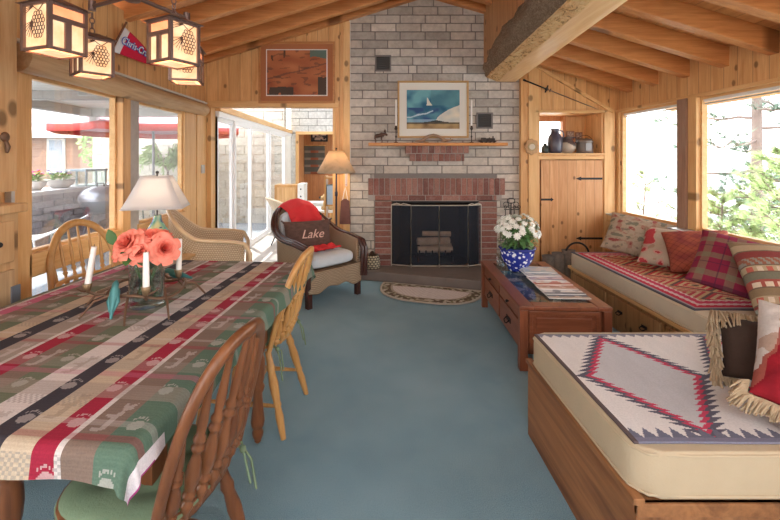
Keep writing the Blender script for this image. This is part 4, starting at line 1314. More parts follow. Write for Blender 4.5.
# white and crimson fringed pillow
def whitered(u, v, s):
    d = (u-.1)*1.0 + (v-.5)*.2
    n = mnoise.noise(V((u*7, v*7, s)))
    e_ = -.04+.22*v+.05*n
    if u > e_+.03: return mixc((.30,.012,.022), (.20,.008,.015), .5+n)
    if u > e_: return (.30,.08,.06)
    return (.40,.28,.22) if n > .22 else (.55,.49,.45)
loc2 = V((1.41,1.29,.57)); rot2 = lean(R(-15), R(-46), R(24))
t2, pts2 = pillow('fringed_pillow', 'crimson and white pillow with shaggy fringe at the daybed edge of the room', loc2, rot2, .40, .38, .17, whitered, PILL, n=110, wr=.014, seed=11)
Mi2 = rot2.to_matrix().inverted(); ctr2 = V((0,0,.2))
m = MB(); fringe(m, densify(pts2, lambda p: p.z < .06, 3), .075, .004, 8, tuple(Mi2 @ V((-.3,-.3,-.7))), 2, lambda p: (p-ctr2).normalized())
m.build('fringe', FRINGE, t2)
# ------------------------------------------------------------------ mantel and what stands on it
MZ = 1.592; MY = YB-.19
mt = MB(); mt.box(-.055, MY, MZ-.036, 1.585, YB-.021, MZ); o = mt.build('mantel_shelf', wood('orange pine mantel', (.66,.30,.09), (.48,.18,.045), 'Y', 'X', 0), bevel=.004)
tag(o, 'long thin orange pine mantel shelf over the brick corbel', 'shelf')
def framed(name, label, cat, x0, x1, z0, z1, y, fw, fmat, matw, matc, colf, nu, nv, inner=None, innerc=(.8,.76,.7)):
    t = thing(name, label, cat, ((x0+x1)/2, y, z0))
    a, b, c, d = x0-(x0+x1)/2, x1-(x0+x1)/2, 0, z1-z0
    m = MB(); m.box(a, -.03, c, a+fw, 0, d); m.box(b-fw, -.03, c, b, 0, d); m.box(a+fw, -.03, d-fw, b-fw, 0, d); m.box(a+fw, -.03, c, b-fw, 0, c+fw); m.build('frame', fmat, t, bevel=.004)
    m = MB(); m.box(a+fw, -.012, c+fw, b-fw, -.006, d-fw); m.build('mat_board', matc, t)
    q = fw+matw
    if inner:
        m = MB(); m.box(a+q-inner, -.015, c+q-inner, b-q+inner, -.0125, d-q+inner); m.build('inner_border', plain(name+' inner border', innerc, .7), t)
    m = MB(); m.grid(lambda u, v: V((a+q+u*(b-a-2*q), -.0165, c+q+v*(d-c-2*q))), nu, nv, colf=colf, smooth=False); m.build('picture', vcol(name+' picture', .6, 0, 100, .05), t)
    return t
def storm(u, v):
    n = mnoise.noise(V((u*2.6, v*2.6, 3))); n2 = mnoise.noise(V((u*7, v*7, 8))); n3 = mnoise.noise(V((u*16, v*9, 1)))
    if v < .16+.015*n3:
        c = mixc((.50,.34,.16), (.24,.15,.07), .5+n2*1.3)
        if v > .115+.03*math.exp(-((u-.55)/.12)**2)*0 and v > .12: c = mixc(c, (.05,.05,.045), .75)
        return c
    if v < .17+.05*math.exp(-((u-.56)/.13)**2): return (.05,.055,.05)
    edge = .20+.42*max(0, (u-.55)/.45)**.6
    if u > .55 and v < edge+.03*n2: return mixc((.74,.66,.52), (.55,.55,.5), .5+n2)
    if .60 < v < .80 and abs(u-(.40+.25*(.72-v)+.03*n2)) < .045*(.80-v)/.2+.008: return (.66,.66,.56)
    c = mixc((.03,.12,.20), (.16,.38,.42), clamp(.45+n*1.5+n2*.6, 0, 1))
    if v < .55 and u < .75: c = mixc(c, (.035,.085,.20), clamp(.5+n2*1.6, 0, 1))
    if v < .24: c = mixc(c, (.35,.5,.6), .6)
    if u > .45 and v > .6: c = mixc(c, (.10,.24,.27), .6)
    if abs(v-.30-.5*u*.6-.05*n2) < .02 and u < .5: c = (.45,.58,.66)
    return c
FR1 = wood('gold oak frame', (.62,.38,.15), (.48,.26,.09), 'Z', 'X', 0)
framed('framed_painting', 'framed stormy blue sky painting with a wide cream mat over the mantel', 'painting', .298, 1.157, 1.655, 2.345, YB-.024, .022, FR1, .088, plain('cream mat board', (.74,.70,.62), .8, 0, .02), storm, 110, 90)
def redrock(u, v):
    n = mnoise.noise(V((u*3+v*2, v*4-u, 4))); n2 = mnoise.noise(V((u*12, v*3, 2))); n3 = mnoise.noise(V((u*5+v*9, v*14-u*6, 2)))
    c = mixc((.52,.19,.08), (.34,.10,.045), clamp(.5+n, 0, 1))
    if v > .5 and u < .55 and n2 > .36: c = (.12,.06,.04)
    if n3 > .3: c = mixc(c, (.14,.07,.045), .6)
    if u > .72 and v > .82+.1*n: c = (.12,.17,.14)
    if (u > .86 and v < .45+.2*n) or (v < .18-.25*(u-.25)**2 and u < .45 and n2 > -.2): c = (.09,.06,.045)
    if abs(v-.35-.35*u-.06*n) < .02: c = mixc(c, (.12,.07,.05), .6)
    return c
framed('framed_painting', 'framed red canyon rock picture with an orange mat high on the pine wall', 'painting', -1.39, -.462, 2.075, 2.825, YB-.003, .028, wood('orange wood frame', (.60,.28,.10), (.45,.18,.055), 'Z', 'X', 0), .075, plain('orange brown mat', (.42,.155,.06), .8, 0, .04), redrock, 90, 70, .012)
def mobj(name, label, cat, x, y=MY+.09, rz=0): return thing(name, label, cat, (x, y, MZ), rz)
for x, lb in ((.275, 'white taper candle in a dark iron stick by the moose end of the mantel'), (1.178, 'white taper candle in a dark iron stick beside the wall vent')):
    t = mobj('candlestick', 'dark iron candlestick on the mantel, %s' % ('moose side of the painting' if x < .5 else 'vent side of the painting'), 'candlestick', x)
    m = MB(); m.lathe([(.001,0),(.028,.0),(.027,.006),(.006,.014),(.005,.06),(.012,.075),(.005,.09),(.005,.15),(.017,.165),(.019,.175),(.012,.19),(.012,.205),(.001,.205)], 14); m.build('stick', IRON, t)
    t = thing('taper_candle', lb, 'candle', (x, MY+.09, MZ+.205)); m = MB(); m.lathe([(.011,0),(.0105,.3),(.004,.315),(.001,.316)], 12); m.build('wax', CANDLE, t); m = MB(); m.cyl((0,0,.315), (0,0,.325), .0012, n=5); m.build('wick', DIRON, t)
# moose figure
t = mobj('moose_figurine', 'small dark metal moose figurine at the end of the mantel', 'figurine', .075, rz=R(-8))
m = MB()
m.tube([(-.055,0,.075),(-.03,0,.085),(.0,0,.088),(.03,0,.098),(.05,0,.10),(.066,0,.105),(.085,0,.10),(.098,0,.09)], [.012,.026,.024,.027,.02,.014,.014,.009], 10)
for x, y in ((-.045,.012),(-.045,-.012),(.03,.012),(.032,-.012)):
    m.tube([(x,y,.08),(x-.006,y,.05),(x+.004,y,.028),(x,y,0),(x+.008,y,0)], [.013,.008,.005,.005,.004], 6)
m.tube([(.05,0,.09),(.052,0,.07)], [.008,.003], 6)
for s_ in (-1, 1):
    m.tube([(.075,s_*.006,.112),(.07,s_*.03,.128),(.062,s_*.05,.15)], [.004,.009,.003], 6, flat=.5)
    for q in range(3): m.tube([(.07-.004*q,s_*(.022+.012*q),.125+.008*q),(.078-.004*q,s_*(.026+.014*q),.150+.008*q)], [.003,.0015], 5)
m.build('body', plain('dark rust bronze', (.11,.055,.035), .5, .4, .2), t)
# driftwood / antler
t = mobj('driftwood', 'twisted pale driftwood branch lying below the storm painting', 'driftwood', .72)
m = MB(); m.tube([(-.22,.0,.02),(-.15,.01,.028),(-.10,.0,.05),(-.05,0,.085),(.0,.0,.095),(.05,0,.085),(.09,-.01,.06),(.14,.0,.03),(.17,.01,.03),(.24,.0,.045)], [.006,.014,.017,.015,.016,.015,.017,.02,.014,.004], 10)
m.tube([(-.12,.0,.04),(-.10,.02,.012),(-.05,.03,.010)], [.012,.012,.005], 8); m.tube([(.13,0,.03),(.12,-.03,.02),(.08,-.05,.012)], [.015,.011,.004], 8)
m.build('branch', wood('driftwood grey', (.42,.28,.18), (.25,.14,.08), 'Z', 'X', 0, grain=2), t)
# small toy boat/aeroplane shape
t = mobj('toy_train', 'small dark model locomotive near the vent end of the mantel', 'toy', 1.37)
m = MB(); m.box(-.10,-.02,.012,.10,.02,.024); m.cyl((-.02,0,.04), (.085,0,.04), .017, n=12); m.box(-.075,-.018,.024,-.025,.018,.062); m.cyl((.065,0,.05), (.065,0,.08), .006, .009, 8); m.cyl((.02,0,.05), (.02,0,.066), .007, n=8); m.box(-.105,-.016,.02,-.08,.016,.035); m.build('engine', IRON, t)
m = MB()
for x in (-.07,-.02,.03,.075):
    m.cyl((x,-.026,.012), (x,-.02,.012), .012, n=12); m.cyl((x,.02,.012), (x,.026,.012), .012, n=12)
m.build('wheels', DIRON, t)
# wall vents
for x, z, lb in ((.122, 2.56, 'square dark vent high on the block wall above the painting'), (1.352, 1.865, 'square dark vent on the block wall beside the painting')):
    t = thing('wall_vent', lb, 'vent', (x, YB-.021, z))
    s_ = .098; f = .018
    m = MB(); m.box(-s_,-.02,-s_,-s_+f,0,s_); m.box(s_-f,-.02,-s_,s_,0,s_); m.box(-s_+f,-.02,-s_,s_-f,0,-s_+f); m.box(-s_+f,-.02,s_-f,s_-f,0,s_); m.build('frame', plain('grey brown vent frame', (.17,.15,.14), .6), t)
    m = MB(); m.box(-s_+f,-.004,-s_+f,s_-f,-.001,s_-f)
    for k_ in range(7): zz = -s_+f+.012+k_*.022; m.add([(-s_+f,-.016,zz),(s_-f,-.016,zz),(s_-f,-.004,zz+.012),(-s_+f,-.004,zz+.012)], [(0,1,2,3)])
    m.build('louvre', plain('dark vent louvres', (.07,.065,.062), .7), t)

# ------------------------------------------------------------------ fire screen, logs, tools
MESH = NT('fine wire mesh'); t = MESH
tr = t.N('ShaderNodeBsdfTransparent'); df = t.N('ShaderNodeBsdfDiffuse'); df.inputs[0].default_value = (.045,.05,.065,1)
mx = t.N('ShaderNodeMixShader'); mx.inputs[0].default_value = .45; t.L(tr.outputs[0], mx.inputs[1]); t.L(df.outputs[0], mx.inputs[2]); t.L(mx.outputs[0], t.out.inputs['Surface']); MESH = t.m
fs = thing('fire_screen', 'folding four-panel black mesh fire screen with brass edges on the hearth', 'fire screen', (.787, 5.0, .107))
P = [(-.565,.075),(-.335,-.005),(0,-.005),(.345,-.005),(.52,.075)]
SCB = plain('aged brass bar', (.55,.50,.42), .4, .6, .1)
hs = .74
for i in range(4):
    a, b = P[i], P[i+1]
    m = MB(); m.add([(a[0],a[1],.02),(b[0],b[1],.02),(b[0],b[1],hs),(a[0],a[1],hs)], [(0,1,2,3)]); pn = m.build('mesh_panel', MESH, fs)
    m = MB(); r = .0065
    m.cyl((a[0],a[1],.0), (a[0],a[1],hs), r, n=6); m.cyl((b[0],b[1],.0), (b[0],b[1],hs), r, n=6); m.cyl((a[0],a[1],.02), (b[0],b[1],.02), r, n=6); m.cyl((a[0],a[1],hs), (b[0],b[1],hs), r, n=6)
    m.build('panel_edge', SCB, pn)
m = MB()
for a, b, s_ in ((P[0],P[1],1),(P[4],P[3],-1)):
    mx_, my_ = (a[0]*.6+b[0]*.4), (a[1]*.6+b[1]*.4)
    pts = [V((a[0],a[1],hs)), V((mx_-s_*.03,my_,hs+.022)), V((mx_+s_*.02,my_,hs+.006)), V((mx_+s_*.05,my_,hs+.018)), V((b[0],b[1],hs+.004))]
    m.tube(pts, .006, 6)
m.build('scroll', SCB, fs)
LOG = plain('split firewood', (.55,.40,.28), .9, 0, .35, 14, .5, 40); LOGB = plain('log bark', (.14,.09,.06), .95, 0, .4, 20, .7, 40)
gr = thing('fire_grate', 'black iron grate standing inside the firebox', 'grate', (.775, 5.33, .107+.002))
m = MB()
for k_ in range(6):
    x = -.2+k_*.08; m.tube([(x,-.14,.16),(x,-.13,.10),(x,.13,.10)], .009, 6)
m.build('bar', DIRON, gr)
m = MB()
for y in (-.12, .1):
    m.tube([(-.24,y,.10),(.24,y,.10)], .009, 6)
m.build('cross_bar', DIRON, gr)
for x in (-.22, .22):
    for y in (-.12,.1):
        m = MB(); m.cyl((x,y,0), (x,y,.10), .009, n=6); m.build('leg', DIRON, gr)
for x, y, z, l, r, a, lb in ((-.0,-.07,.165,.44,.045,3,'split log at the front of the grate'),(.03,.06,.165,.40,.05,-4,'split log at the back of the grate'),(-.01,-.01,.255,.42,.048,5,'split log lying across the two lower logs'),(.03,.0,.345,.36,.04,-6,'topmost pale split log of the firewood stack')):
    t = thing('firewood_log', lb, 'log', (.775+x, 5.33+y, z+.107), R(a), 'firewood on the grate')
    m = MB(); rg = random.Random(int(x*100+z*1000)); prof = [(r*rg.uniform(.85,1.12)*math.cos(q), r*rg.uniform(.8,1.05)*math.sin(q)) for q in [2*PI*i/9 for i in range(9)]]
    m.prism(prof, -l/2, l/2, 'x'); m.build('wood', LOG, t, bevel=.006)
# fireplace tools
ft = thing('fireplace_tools', 'black wrought iron fireplace tool stand beside the bricks', 'fireplace tools', (1.63, 4.93, .107))
m = MB(); m.box(-.10,-.06,0,.10,.06,.012); m.cyl((0,.03,0), (0,.03,.78), .007, n=7); m.tube([(-.09,.0,.70),(0,.0,.70),(.09,.0,.70)], .005, 6)
m.tube([V((.045*math.cos(a), .03, .80+.03*math.sin(a))) for a in [2*PI*i/16 for i in range(16)]], .005, 6, closed=True)
for s_ in (-1,1): m.tube([V((s_*(.06+.03*math.cos(a)), .03, .755+.03*math.sin(a))) for a in [PI*1.9*i/14 for i in range(15)]], .004, 6)
m.build('stand', DIRON, ft)
for i, x in enumerate((-.08,-.028,.028,.08)):
    m = MB(); m.cyl((x,-.012,.10), (x,-.012,.70), .0045, n=6); m.tube([V((x+.016*math.cos(a), -.012, .73+.016*math.sin(a))) for a in [2*PI*i_/12 for i_ in range(12)]], .004, 6, closed=True)
    if i == 0: m.box(x-.045,-.02,.03,x+.045,-.006,.13)
    elif i == 1: m.lathe([(.001,.02),(.03,.03),(.024,.12),(.001,.13)], 10, (x,-.012,0))
    elif i == 2: m.tube([(x,-.012,.10),(x+.02,-.012,.07),(x+.0,-.012,.05)], .0045, 6)
    else: m.tube([(x,-.012,.12),(x,-.012,.04)], [.0045,.007], 6)
    m.build('tool', DIRON, ft)
# basket of pine cones
bk = thing('wicker_basket', 'small black and cream woven basket on the hearth beside the armchair', 'basket', (-.01, 5.0, .107))
m = MB(); m.grid(lambda u, v: V(((.095-.022*v+.012*math.sin(v*PI))*math.cos(u*2*PI), (.095-.022*v+.012*math.sin(v*PI))*math.sin(u*2*PI), v*.155)), 40, 10, cu=True)
m.build('basket_wall', weave('two tone basket', (.56,.48,.33), (.035,.03,.025), 14, 6), bk, solid=.008, off=-1)
m = MB(); m.lathe([(.001,.005),(.08,.005)], 20); m.build('basket_bottom', LOGB, bk)
rg = random.Random(2)
for i, (x, y, z, lb) in enumerate(((-.03,-.03,.13,'brown pinecone at the front of the basket'),(.035,-.01,.14,'brown pinecone at the brick side of the basket'),(-.005,.035,.15,'brown pinecone at the back of the basket'),(0,-.005,.175,'topmost brown pinecone in the basket'))):
    t = thing('pinecone', lb, 'pinecone', (-.01+x, 5.0+y, .107+z-.02), 0, 'pinecones in the hearth basket')
    m = MB()
    for k_ in range(60):
        f = k_/60; a = k_*2.4; rr = .034*math.sin(PI*(f*.85+.1)); zz = -.03+.07*f
        leaf_mb(m, (math.cos(a)*rr*.4, math.sin(a)*rr*.4, zz), (math.cos(a), math.sin(a), .5), (0,0,1), .6*rr+.006, .018, -.2)
    m.ball((0,0,.0), .018, 8, sz=1.6); m.build('scales', plain('pinecone brown', (.12,.07,.045), .9, 0, .3), t)

# ------------------------------------------------------------------ niche things, sword, plaque
NYc = CY+.16; SH = NZ0+.001
t = thing('pottery_jug', 'tall dark glazed pottery jug with a handle on the niche shelf', 'jug', (2.235, NYc-.04, SH))
DJ = plain('dark blue brown glaze', (.07,.065,.09), .3, 0, .4, 20)
m = MB(); m.lathe([(.001,0),(.07,0),(.082,.03),(.088,.12),(.08,.2),(.05,.245),(.045,.28),(.056,.30),(.048,.30),(.038,.27),(.001,.2)], 24); m.build('jug_body', DJ, t)
m = MB(); m.tube([(.05,0,.28),(.095,0,.27),(.11,0,.22),(.085,0,.17)], .009, 8); m.build('handle', DJ, t)
t = thing('pottery_cup', 'small dark round pot beside the tall jug', 'pot', (2.115, NYc-.04, SH)); m = MB(); m.lathe([(.001,0),(.035,0),(.047,.03),(.042,.08),(.02,.10),(.022,.12),(.015,.12),(.001,.09)], 18); m.build('cup_body', plain('dark green glaze', (.05,.07,.07), .4), t)
t = thing('stoneware_jar', 'two-tone brown and cream pot-bellied jar in the middle of the niche', 'jar', (2.395, NYc-.01, SH))
def jarc(u, v): return (.10,.075,.07) if v > .55+.12*math.sin(u*2*PI*2) else (.50,.42,.33)
def jarp(u, v):
    r = [.055,.085,.1,.103,.095,.075,.055,.06][min(7, int(v*7.99))]; vv = v*7; i = min(6, int(vv)); q = vv-i; R_ = [.055,.085,.1,.103,.098,.08,.06,.064]
    r = R_[i]*(1-q)+R_[i+1]*q; return V((r*math.cos(u*2*PI), r*math.sin(u*2*PI), v*.20))
m = MB(); m.grid(jarp, 30, 20, cu=True, colf=jarc); m.build('jar_body', vcol('stoneware', .4, 0), t)
m = MB(); m.tube([(.06,0,.19),(.11,0,.20),(.12,0,.15),(.095,0,.12)], .008, 8); m.build('handle', DJ, t)
t = thing('tin_lantern', 'round pierced tin canister with a wire handle on the niche shelf', 'lantern', (2.60, NYc-.04, SH)); TINM = plain('dull pewter', (.20,.17,.15), .45, .6, .25, 15)
m = MB(); m.lathe([(.001,0),(.098,0),(.1,.01),(.094,.02),(.094,.13),(.1,.14),(.085,.165),(.05,.18),(.001,.182)], 26)
for k_ in range(18): a = 2*PI*k_/18; m.ball((.088*math.cos(a), .088*math.sin(a), .155), .006, 6)
m.build('canister', TINM, t)
m = MB(); m.box(-.035,-.101,.03,.035,-.092,.12); m.build('front_plate', plain('grey slate plate', (.33,.33,.34), .6), t)
m = MB(); m.tube([V((.09*math.cos(a), 0, .15+.07*math.sin(a))) for a in [PI*i/12 for i in range(13)]], .003, 6); m.build('handle', IRON, t)
for x, z, w_, h_, c_, lb in ((2.545,.235,.10,.11,(.40,.27,.20),'small brown picture card leaning above the tin canister'),(2.655,.23,.09,.09,(.30,.24,.2),'second small picture card behind the tin canister, by the niche side')):
    t = thing('picture_card', lb, 'card', (x, CY+.385, SH)); 
    m = MB(); m.box(-w_/2,-.012,z-h_/2,w_/2,-.002,z+h_/2); m.build('card_frame', plain('card frame', (.28,.14,.08), .6), t)
    m = MB(); m.grid(lambda u, v: V((-w_/2+.012+u*(w_-.024), -.0135, z-h_/2+.012+v*(h_-.024))), 10, 10, colf=lambda u, v: mixc((.55,.45,.38), (.2,.12,.1), clamp(.5+mnoise.noise(V((u*4,v*4,x*9))), 0, 1))); m.build('picture', vcol('card picture', .6, 0), t)
    if True:
        m = MB(); m.box(-.01,-.010,0,.01,-.004,z-h_/2); m.build('prop', DIRON, t)
a = img(524, 80, CY-.03); b = img(597, 109, CY-.03); d = b-a
t = thing('sword', 'long slender antique sword hung slanting above the niche', 'sword', a)
m = MB(); m.tube([d*.0, d*.04, d*.3], [.012,.010,.008], 8); m.build('grip', DIRON, t)
m = MB(); nrm = V((-d.z,0,d.x)).normalized(); m.tube([d*.31-nrm*.045, d*.31+nrm*.045], .009, 8); m.ball(d*.31, .022, 8); m.ball(d*.0, .014, 8); m.tube([d*.36-nrm*.02, d*.36+nrm*.02], .006, 6); m.build('guard', IRON, t)
m = MB(); m.tube([d*.32, d*.9, d*1.0], [.011,.009,.003], 8, flat=.5); m.build('blade', plain('tarnished blade', (.24,.19,.16), .4, .7), t)
t = thing('wall_plaque', 'little scalloped wooden plaque with a round dial beside the niche', 'plaque', (1.893, CY-.021, 1.545))
m = MB(); m.prism([((.082+.008*math.cos(8*a))*math.cos(a), (.092+.008*math.cos(8*a))*math.sin(a)) for a in [2*PI*i/48 for i in range(48)]], -.016, 0, 'y'); m.build('plaque_board', wood('plaque wood', (.55,.33,.15), (.4,.2,.08), 'X', 'Z', 0), t, bevel=.004)
m = MB(); m.prism([(.05*math.cos(a), .05*math.sin(a)) for a in [2*PI*i/24 for i in range(24)]], -.024, -.016, 'y'); dd = m.build('dial', plain('brass dial rim', (.32,.22,.10), .4, .6), t)
m = MB(); m.prism([(.034*math.cos(a), .034*math.sin(a)) for a in [2*PI*i/24 for i in range(24)]], -.027, -.024, 'y'); m.build('dial_face', plain('pale dial face', (.5,.42,.33), .5), dd)
# door-end log/fur bundle by the cupboard
t = thing('firewood_carrier', 'grey fur-like bundle with a dark strap standing by the cupboard door', 'bundle', (2.05, 4.62, 0))
m = MB()
for k_ in range(3): m.grid(lambda u, v, k_=k_: V((-.12+.11*k_+.07*math.cos(u*2*PI)*(1+.1*math.sin(v*20)), .06*math.sin(u*2*PI), .04+v*(.30+.03*k_))), 12, 10, cu=True)
m.build('bundle', plain('grey fur', (.20,.16,.13), .95, 0, .5, 30, .9, 60), t, sub=0)
m = MB(); m.tube([V((.22+.13*math.cos(a), .05, .34+.13*math.sin(a))) for a in [PI*i/14 for i in range(15)]], .011, 8); m.build('strap', DIRON, t)
# ------------------------------------------------------------------ wicker armchair with the red throw
WK = weave('brown wicker', (.56,.43,.29), (.20,.12,.065), 90, 34)
WK2 = weave('brown wicker apron', (.60,.46,.31), (.17,.10,.055), 46, 12)
MAH = plain('dark mahogany rattan', (.055,.022,.018), .22, 0, .3, 10)
def shell_chair(t, path, htop, zbot, wm, rimm, rim_r, rims=1, out=0.0, leg=None):
    """path(u)->(x,y) plan of the arm and back wall, htop(u) its height"""
    m = MB(); n = 70
    m.grid(lambda u, v: V((path(u)[0]*(1+out*v), path(u)[1]*(1+out*v), zbot+(htop(u)-zbot)*v)), n, 18)
    m.build('wicker_shell', wm, t, solid=.022, off=-1)
    for k_ in range(rims):
        m = MB(); pts = []
        for i in range(n+1):
            u = i/n; x, y = path(u); s_ = 1+out+k_*.0; q = .034*k_
            L = math.hypot(x, y); pts.append(V((x*s_*(1+q/L), y*s_*(1+q/L), htop(u)-.012*k_)))
        a0, a1 = pts[0], pts[-1]
        if leg:
            pts = [V((a0.x, a0.y+.035, leg)), V((a0.x, a0.y+.045, htop(0)-.09))]+pts+[V((a1.x, a1.y+.045, htop(0)-.09)), V((a1.x, a1.y+.035, leg))]
        m.tube(pts, rim_r, 9); m.build('rail', rimm, t)
ac = V((-.60, 4.36, 0)); aa = R(-135)
at = thing('wicker_armchair', 'dark-railed brown wicker armchair with white cushions, turned towards the coffee table', 'armchair', ac, aa)
def apath(u):
    a = PI*(1.0-u) ; x = math.cos(a)
    th = (u-.5)*2   # -1..1
    if abs(th) > .55:
        q = (abs(th)-.55)/.45; return (math.copysign(.335-.01*q, th), -.10+.40*q)
    al = th/.55*PI/2
    return (.335*math.sin(al), -.10-.30*math.cos(al))
def ah(u):
    th = abs(u-.5)*2
    return .60+.30*math.exp(-(th/.42)**2.6) - .03*max(0, th-.8)/.2
shell_chair(at, apath, ah, .14, WK, MAH, .022, 2, .04, .20)
m = MB()
def apron(u, v):
    x = -.33+.66*u; z0 = .13+.05*math.sin(u*PI)**2+.012*math.cos(u*6*PI); return V((x, .325+.02*math.sin(u*PI), z0+(.34-z0)*v))
m.grid(apron, 40, 10); m.build('front_apron', WK2, at, solid=.02, off=-1)
m = MB(); m.box(-.32,-.30,.28,.32,.30,.335); m.build('seat_deck', WK2, at)
for x, y in ((-.31,.31),(.31,.31),(-.25,-.28),(.25,-.28)):
    m = MB(); m.box(x-.026, y-.026, 0, x+.026, y+.026, .30); m.build('leg', MAH, at, bevel=.004)
PALEC = plain('pale blue white cushion cloth', (.56,.60,.63), .85, 0, .06, 10, .2, 120)
def box_cushion(name, label, cat, t_loc, rz, w, l, h, round_=.5, mat=None, rot=None):
    t = thing(name, label, cat, t_loc, rz, None, rot)
    m = MB()
    def f(u, v):
        a = u*2*PI; ph = (v-.5)*PI
        ex = .38; c = math.copysign(abs(math.cos(a))**ex, math.cos(a)); s_ = math.copysign(abs(math.sin(a))**ex, math.sin(a))
        k1 = math.cos(ph)**.35 if math.cos(ph) > 0 else 0; k2 = math.copysign(abs(math.sin(ph))**.6, math.sin(ph))
        return V((c*w/2*k1, s_*l/2*k1, h/2+k2*h/2))
    m.grid(f, 48, 24, cu=True); m.build('cushion_cover', mat or PALEC, t)
    return t
AM = Matrix.Translation(ac) @ Matrix.Rotation(aa, 4, 'Z')
box_cushion('seat_cushion', 'thick white seat cushion in the wicker armchair', 'cushion', AM @ V((0,.03,.337)), aa, .60, .60, .13)
bl_ = AM @ V((0,-.315,.44))
box_cushion('back_cushion', 'white back cushion in the wicker armchair behind the red throw', 'cushion', AM @ V((0,-.285,.47)), 0, .50, .10, .37, rot=(Matrix.Rotation(aa,4,'Z')).to_euler())
# red throw draped over the back
RED_T = plain('red knitted throw', (.60,.025,.03), .9, 0, .12, 12, .6, 90)
th = thing('throw_blanket', 'bright red throw draped over the armchair back and seat', 'blanket', ac, aa)
m = MB()
def thr(u, v):
    x = .17-.40*u + .02*math.sin(v*5)
    prof = [(-.50,.50),(-.50,.74),(-.49,.88),(-.465,.945),(-.38,.96),(-.25,.90),(-.205,.80),(-.20,.62),(-.17,.50),(-.02,.49)]
    k_ = v*(len(prof)-1); i = min(len(prof)-2, int(k_)); q = k_-i
    y = prof[i][0]*(1-q)+prof[i+1][0]*q; z = prof[i][1]*(1-q)+prof[i+1][1]*q
    drop = -.06*abs((x+.03)/.2)**2 if 1 <= k_ <= 6 else 0
    yy = y + 1.2*x*x*(1 if k_ < 3.5 else .2)
    return V((x, yy + .010*math.sin(x*38+v*3), z+drop+.006*math.sin(x*30+v*6)))
m.grid(thr, 36, 50); m.build('throw_cloth', RED_T, th, solid=.010, off=1)
m = MB()
def fold(u, v):
    x = -.02+.30*(u-.5)+.03*math.sin(v*4); y = .10+.18*(v-.5)
    return V((x, y, .482+.030*abs(math.sin(u*9+v*2))*math.sin(PI*v)+.012*math.sin(v*15)))
m.grid(fold, 30, 20); m.build('throw_fold', RED_T, th, solid=.008, off=1)
# lake pillow
def brown(u, v, s): return mul((.125,.07,.055), 1+.3*mnoise.noise(V((u*14, v*14, 1))))
PM = AM @ Matrix.Translation((.09,-.085,.475)) @ Matrix.Rotation(PI, 4, 'Z') @ Matrix.Rotation(R(-16), 4, 'X')
PM = AM @ Matrix.Translation((.06,-.03,.475)) @ Matrix.Rotation(PI+R(-22), 4, 'Z') @ Matrix.Rotation(R(-14), 4, 'X')
rt = PM.to_euler()
lk, _ = pillow('lumbar_pillow', 'brown lumbar pillow stitched with the word Lake in the wicker armchair', PM.to_translation(), rt, .50, .29, .13, brown, PILL, n=32)
text_mesh('embroidery', 'Lake', .125, plain('pale embroidery thread', (.70,.45,.36), .7), lk, Matrix.Translation((.03,-.0685,.14)) @ Matrix.Rotation(R(90), 4, 'X'), shear=.35, depth=.003)
for sx in (-1,1):
    for z in (.01,.28): m = MB(); m.ball((sx*.245,0,z), .013, 7); m.tube([(sx*.245,0,z),(sx*.27,0,z-.02 if z < .1 else z+.02)], [.006,.01], 6); m.build('tassel', plain('brown tassel', (.08,.04,.035), .9), lk)
# ------------------------------------------------------------------ floor lamp
fl = thing('floor_lamp', 'dark slim floor lamp with a parchment shade behind the wicker armchair', 'lamp', (-.425, 4.86, 0))
m = MB(); m.lathe([(.001,0),(.13,0),(.13,.012),(.05,.025),(.02,.04),(.012,.06),(.001,.06)], 24); m.build('base', IRON, fl)
m = MB(); m.turned((0,0,.05), (0,0,1.32), [(0,.012),(.3,.011),(.31,.017),(.33,.017),(.34,.011),(.72,.010),(.73,.016),(.76,.016),(.77,.009),(1,.009)], 10); m.build('pole', plain('blue black pole', (.03,.035,.06), .35, .5), fl)
def lamp_shade(t, r0, r1, z0, z1, mat, sides=32, name='lamp_shade'):
    m = MB(); m.grid(lambda u, v: V(((r0+(r1-r0)*v)*math.cos(u*2*PI), (r0+(r1-r0)*v)*math.sin(u*2*PI), z0+(z1-z0)*v)), sides, 6, cu=True, smooth=sides > 12); return m.build(name, mat, t, solid=.003)
def shade_mat(name, c, em, em_s, spots=False):
    t = NT(name); co = t.coord(); n = t.noise(co, 7, 4, .6, .5)
    col = t.mix(t.ramp(n, [(.5, 0.0), (.68, 1.0)]), c, mul(c, .72)) if spots else t.mix(n, mul(c,.95), c)
    t.base(col, .8); tl = t.N('ShaderNodeBsdfTranslucent'); t.L(col, tl.inputs[0]); mx = t.N('ShaderNodeMixShader'); mx.inputs[0].default_value = .45
    t.L(t.b.outputs[0], mx.inputs[1]); t.L(tl.outputs[0], mx.inputs[2]); t.L(mx.outputs[0], t.out.inputs['Surface'])
    return t.m
lamp_shade(fl, .225, .085, 1.24, 1.495, shade_mat('parchment shade', (.66,.52,.36), None, 0, True))
m = MB(); m.cyl((0,0,1.32), (0,0,1.37), .014); m.ball((0,0,1.405), .032, 12); m.build('bulb', emis('warm bulb', (1,.75,.42), 3.0), fl)
m = MB(); m.cyl((0,0,1.43), (0,0,1.515), .004); m.ball((0,0,1.52), .01, 8); m.build('finial', IRON, fl)
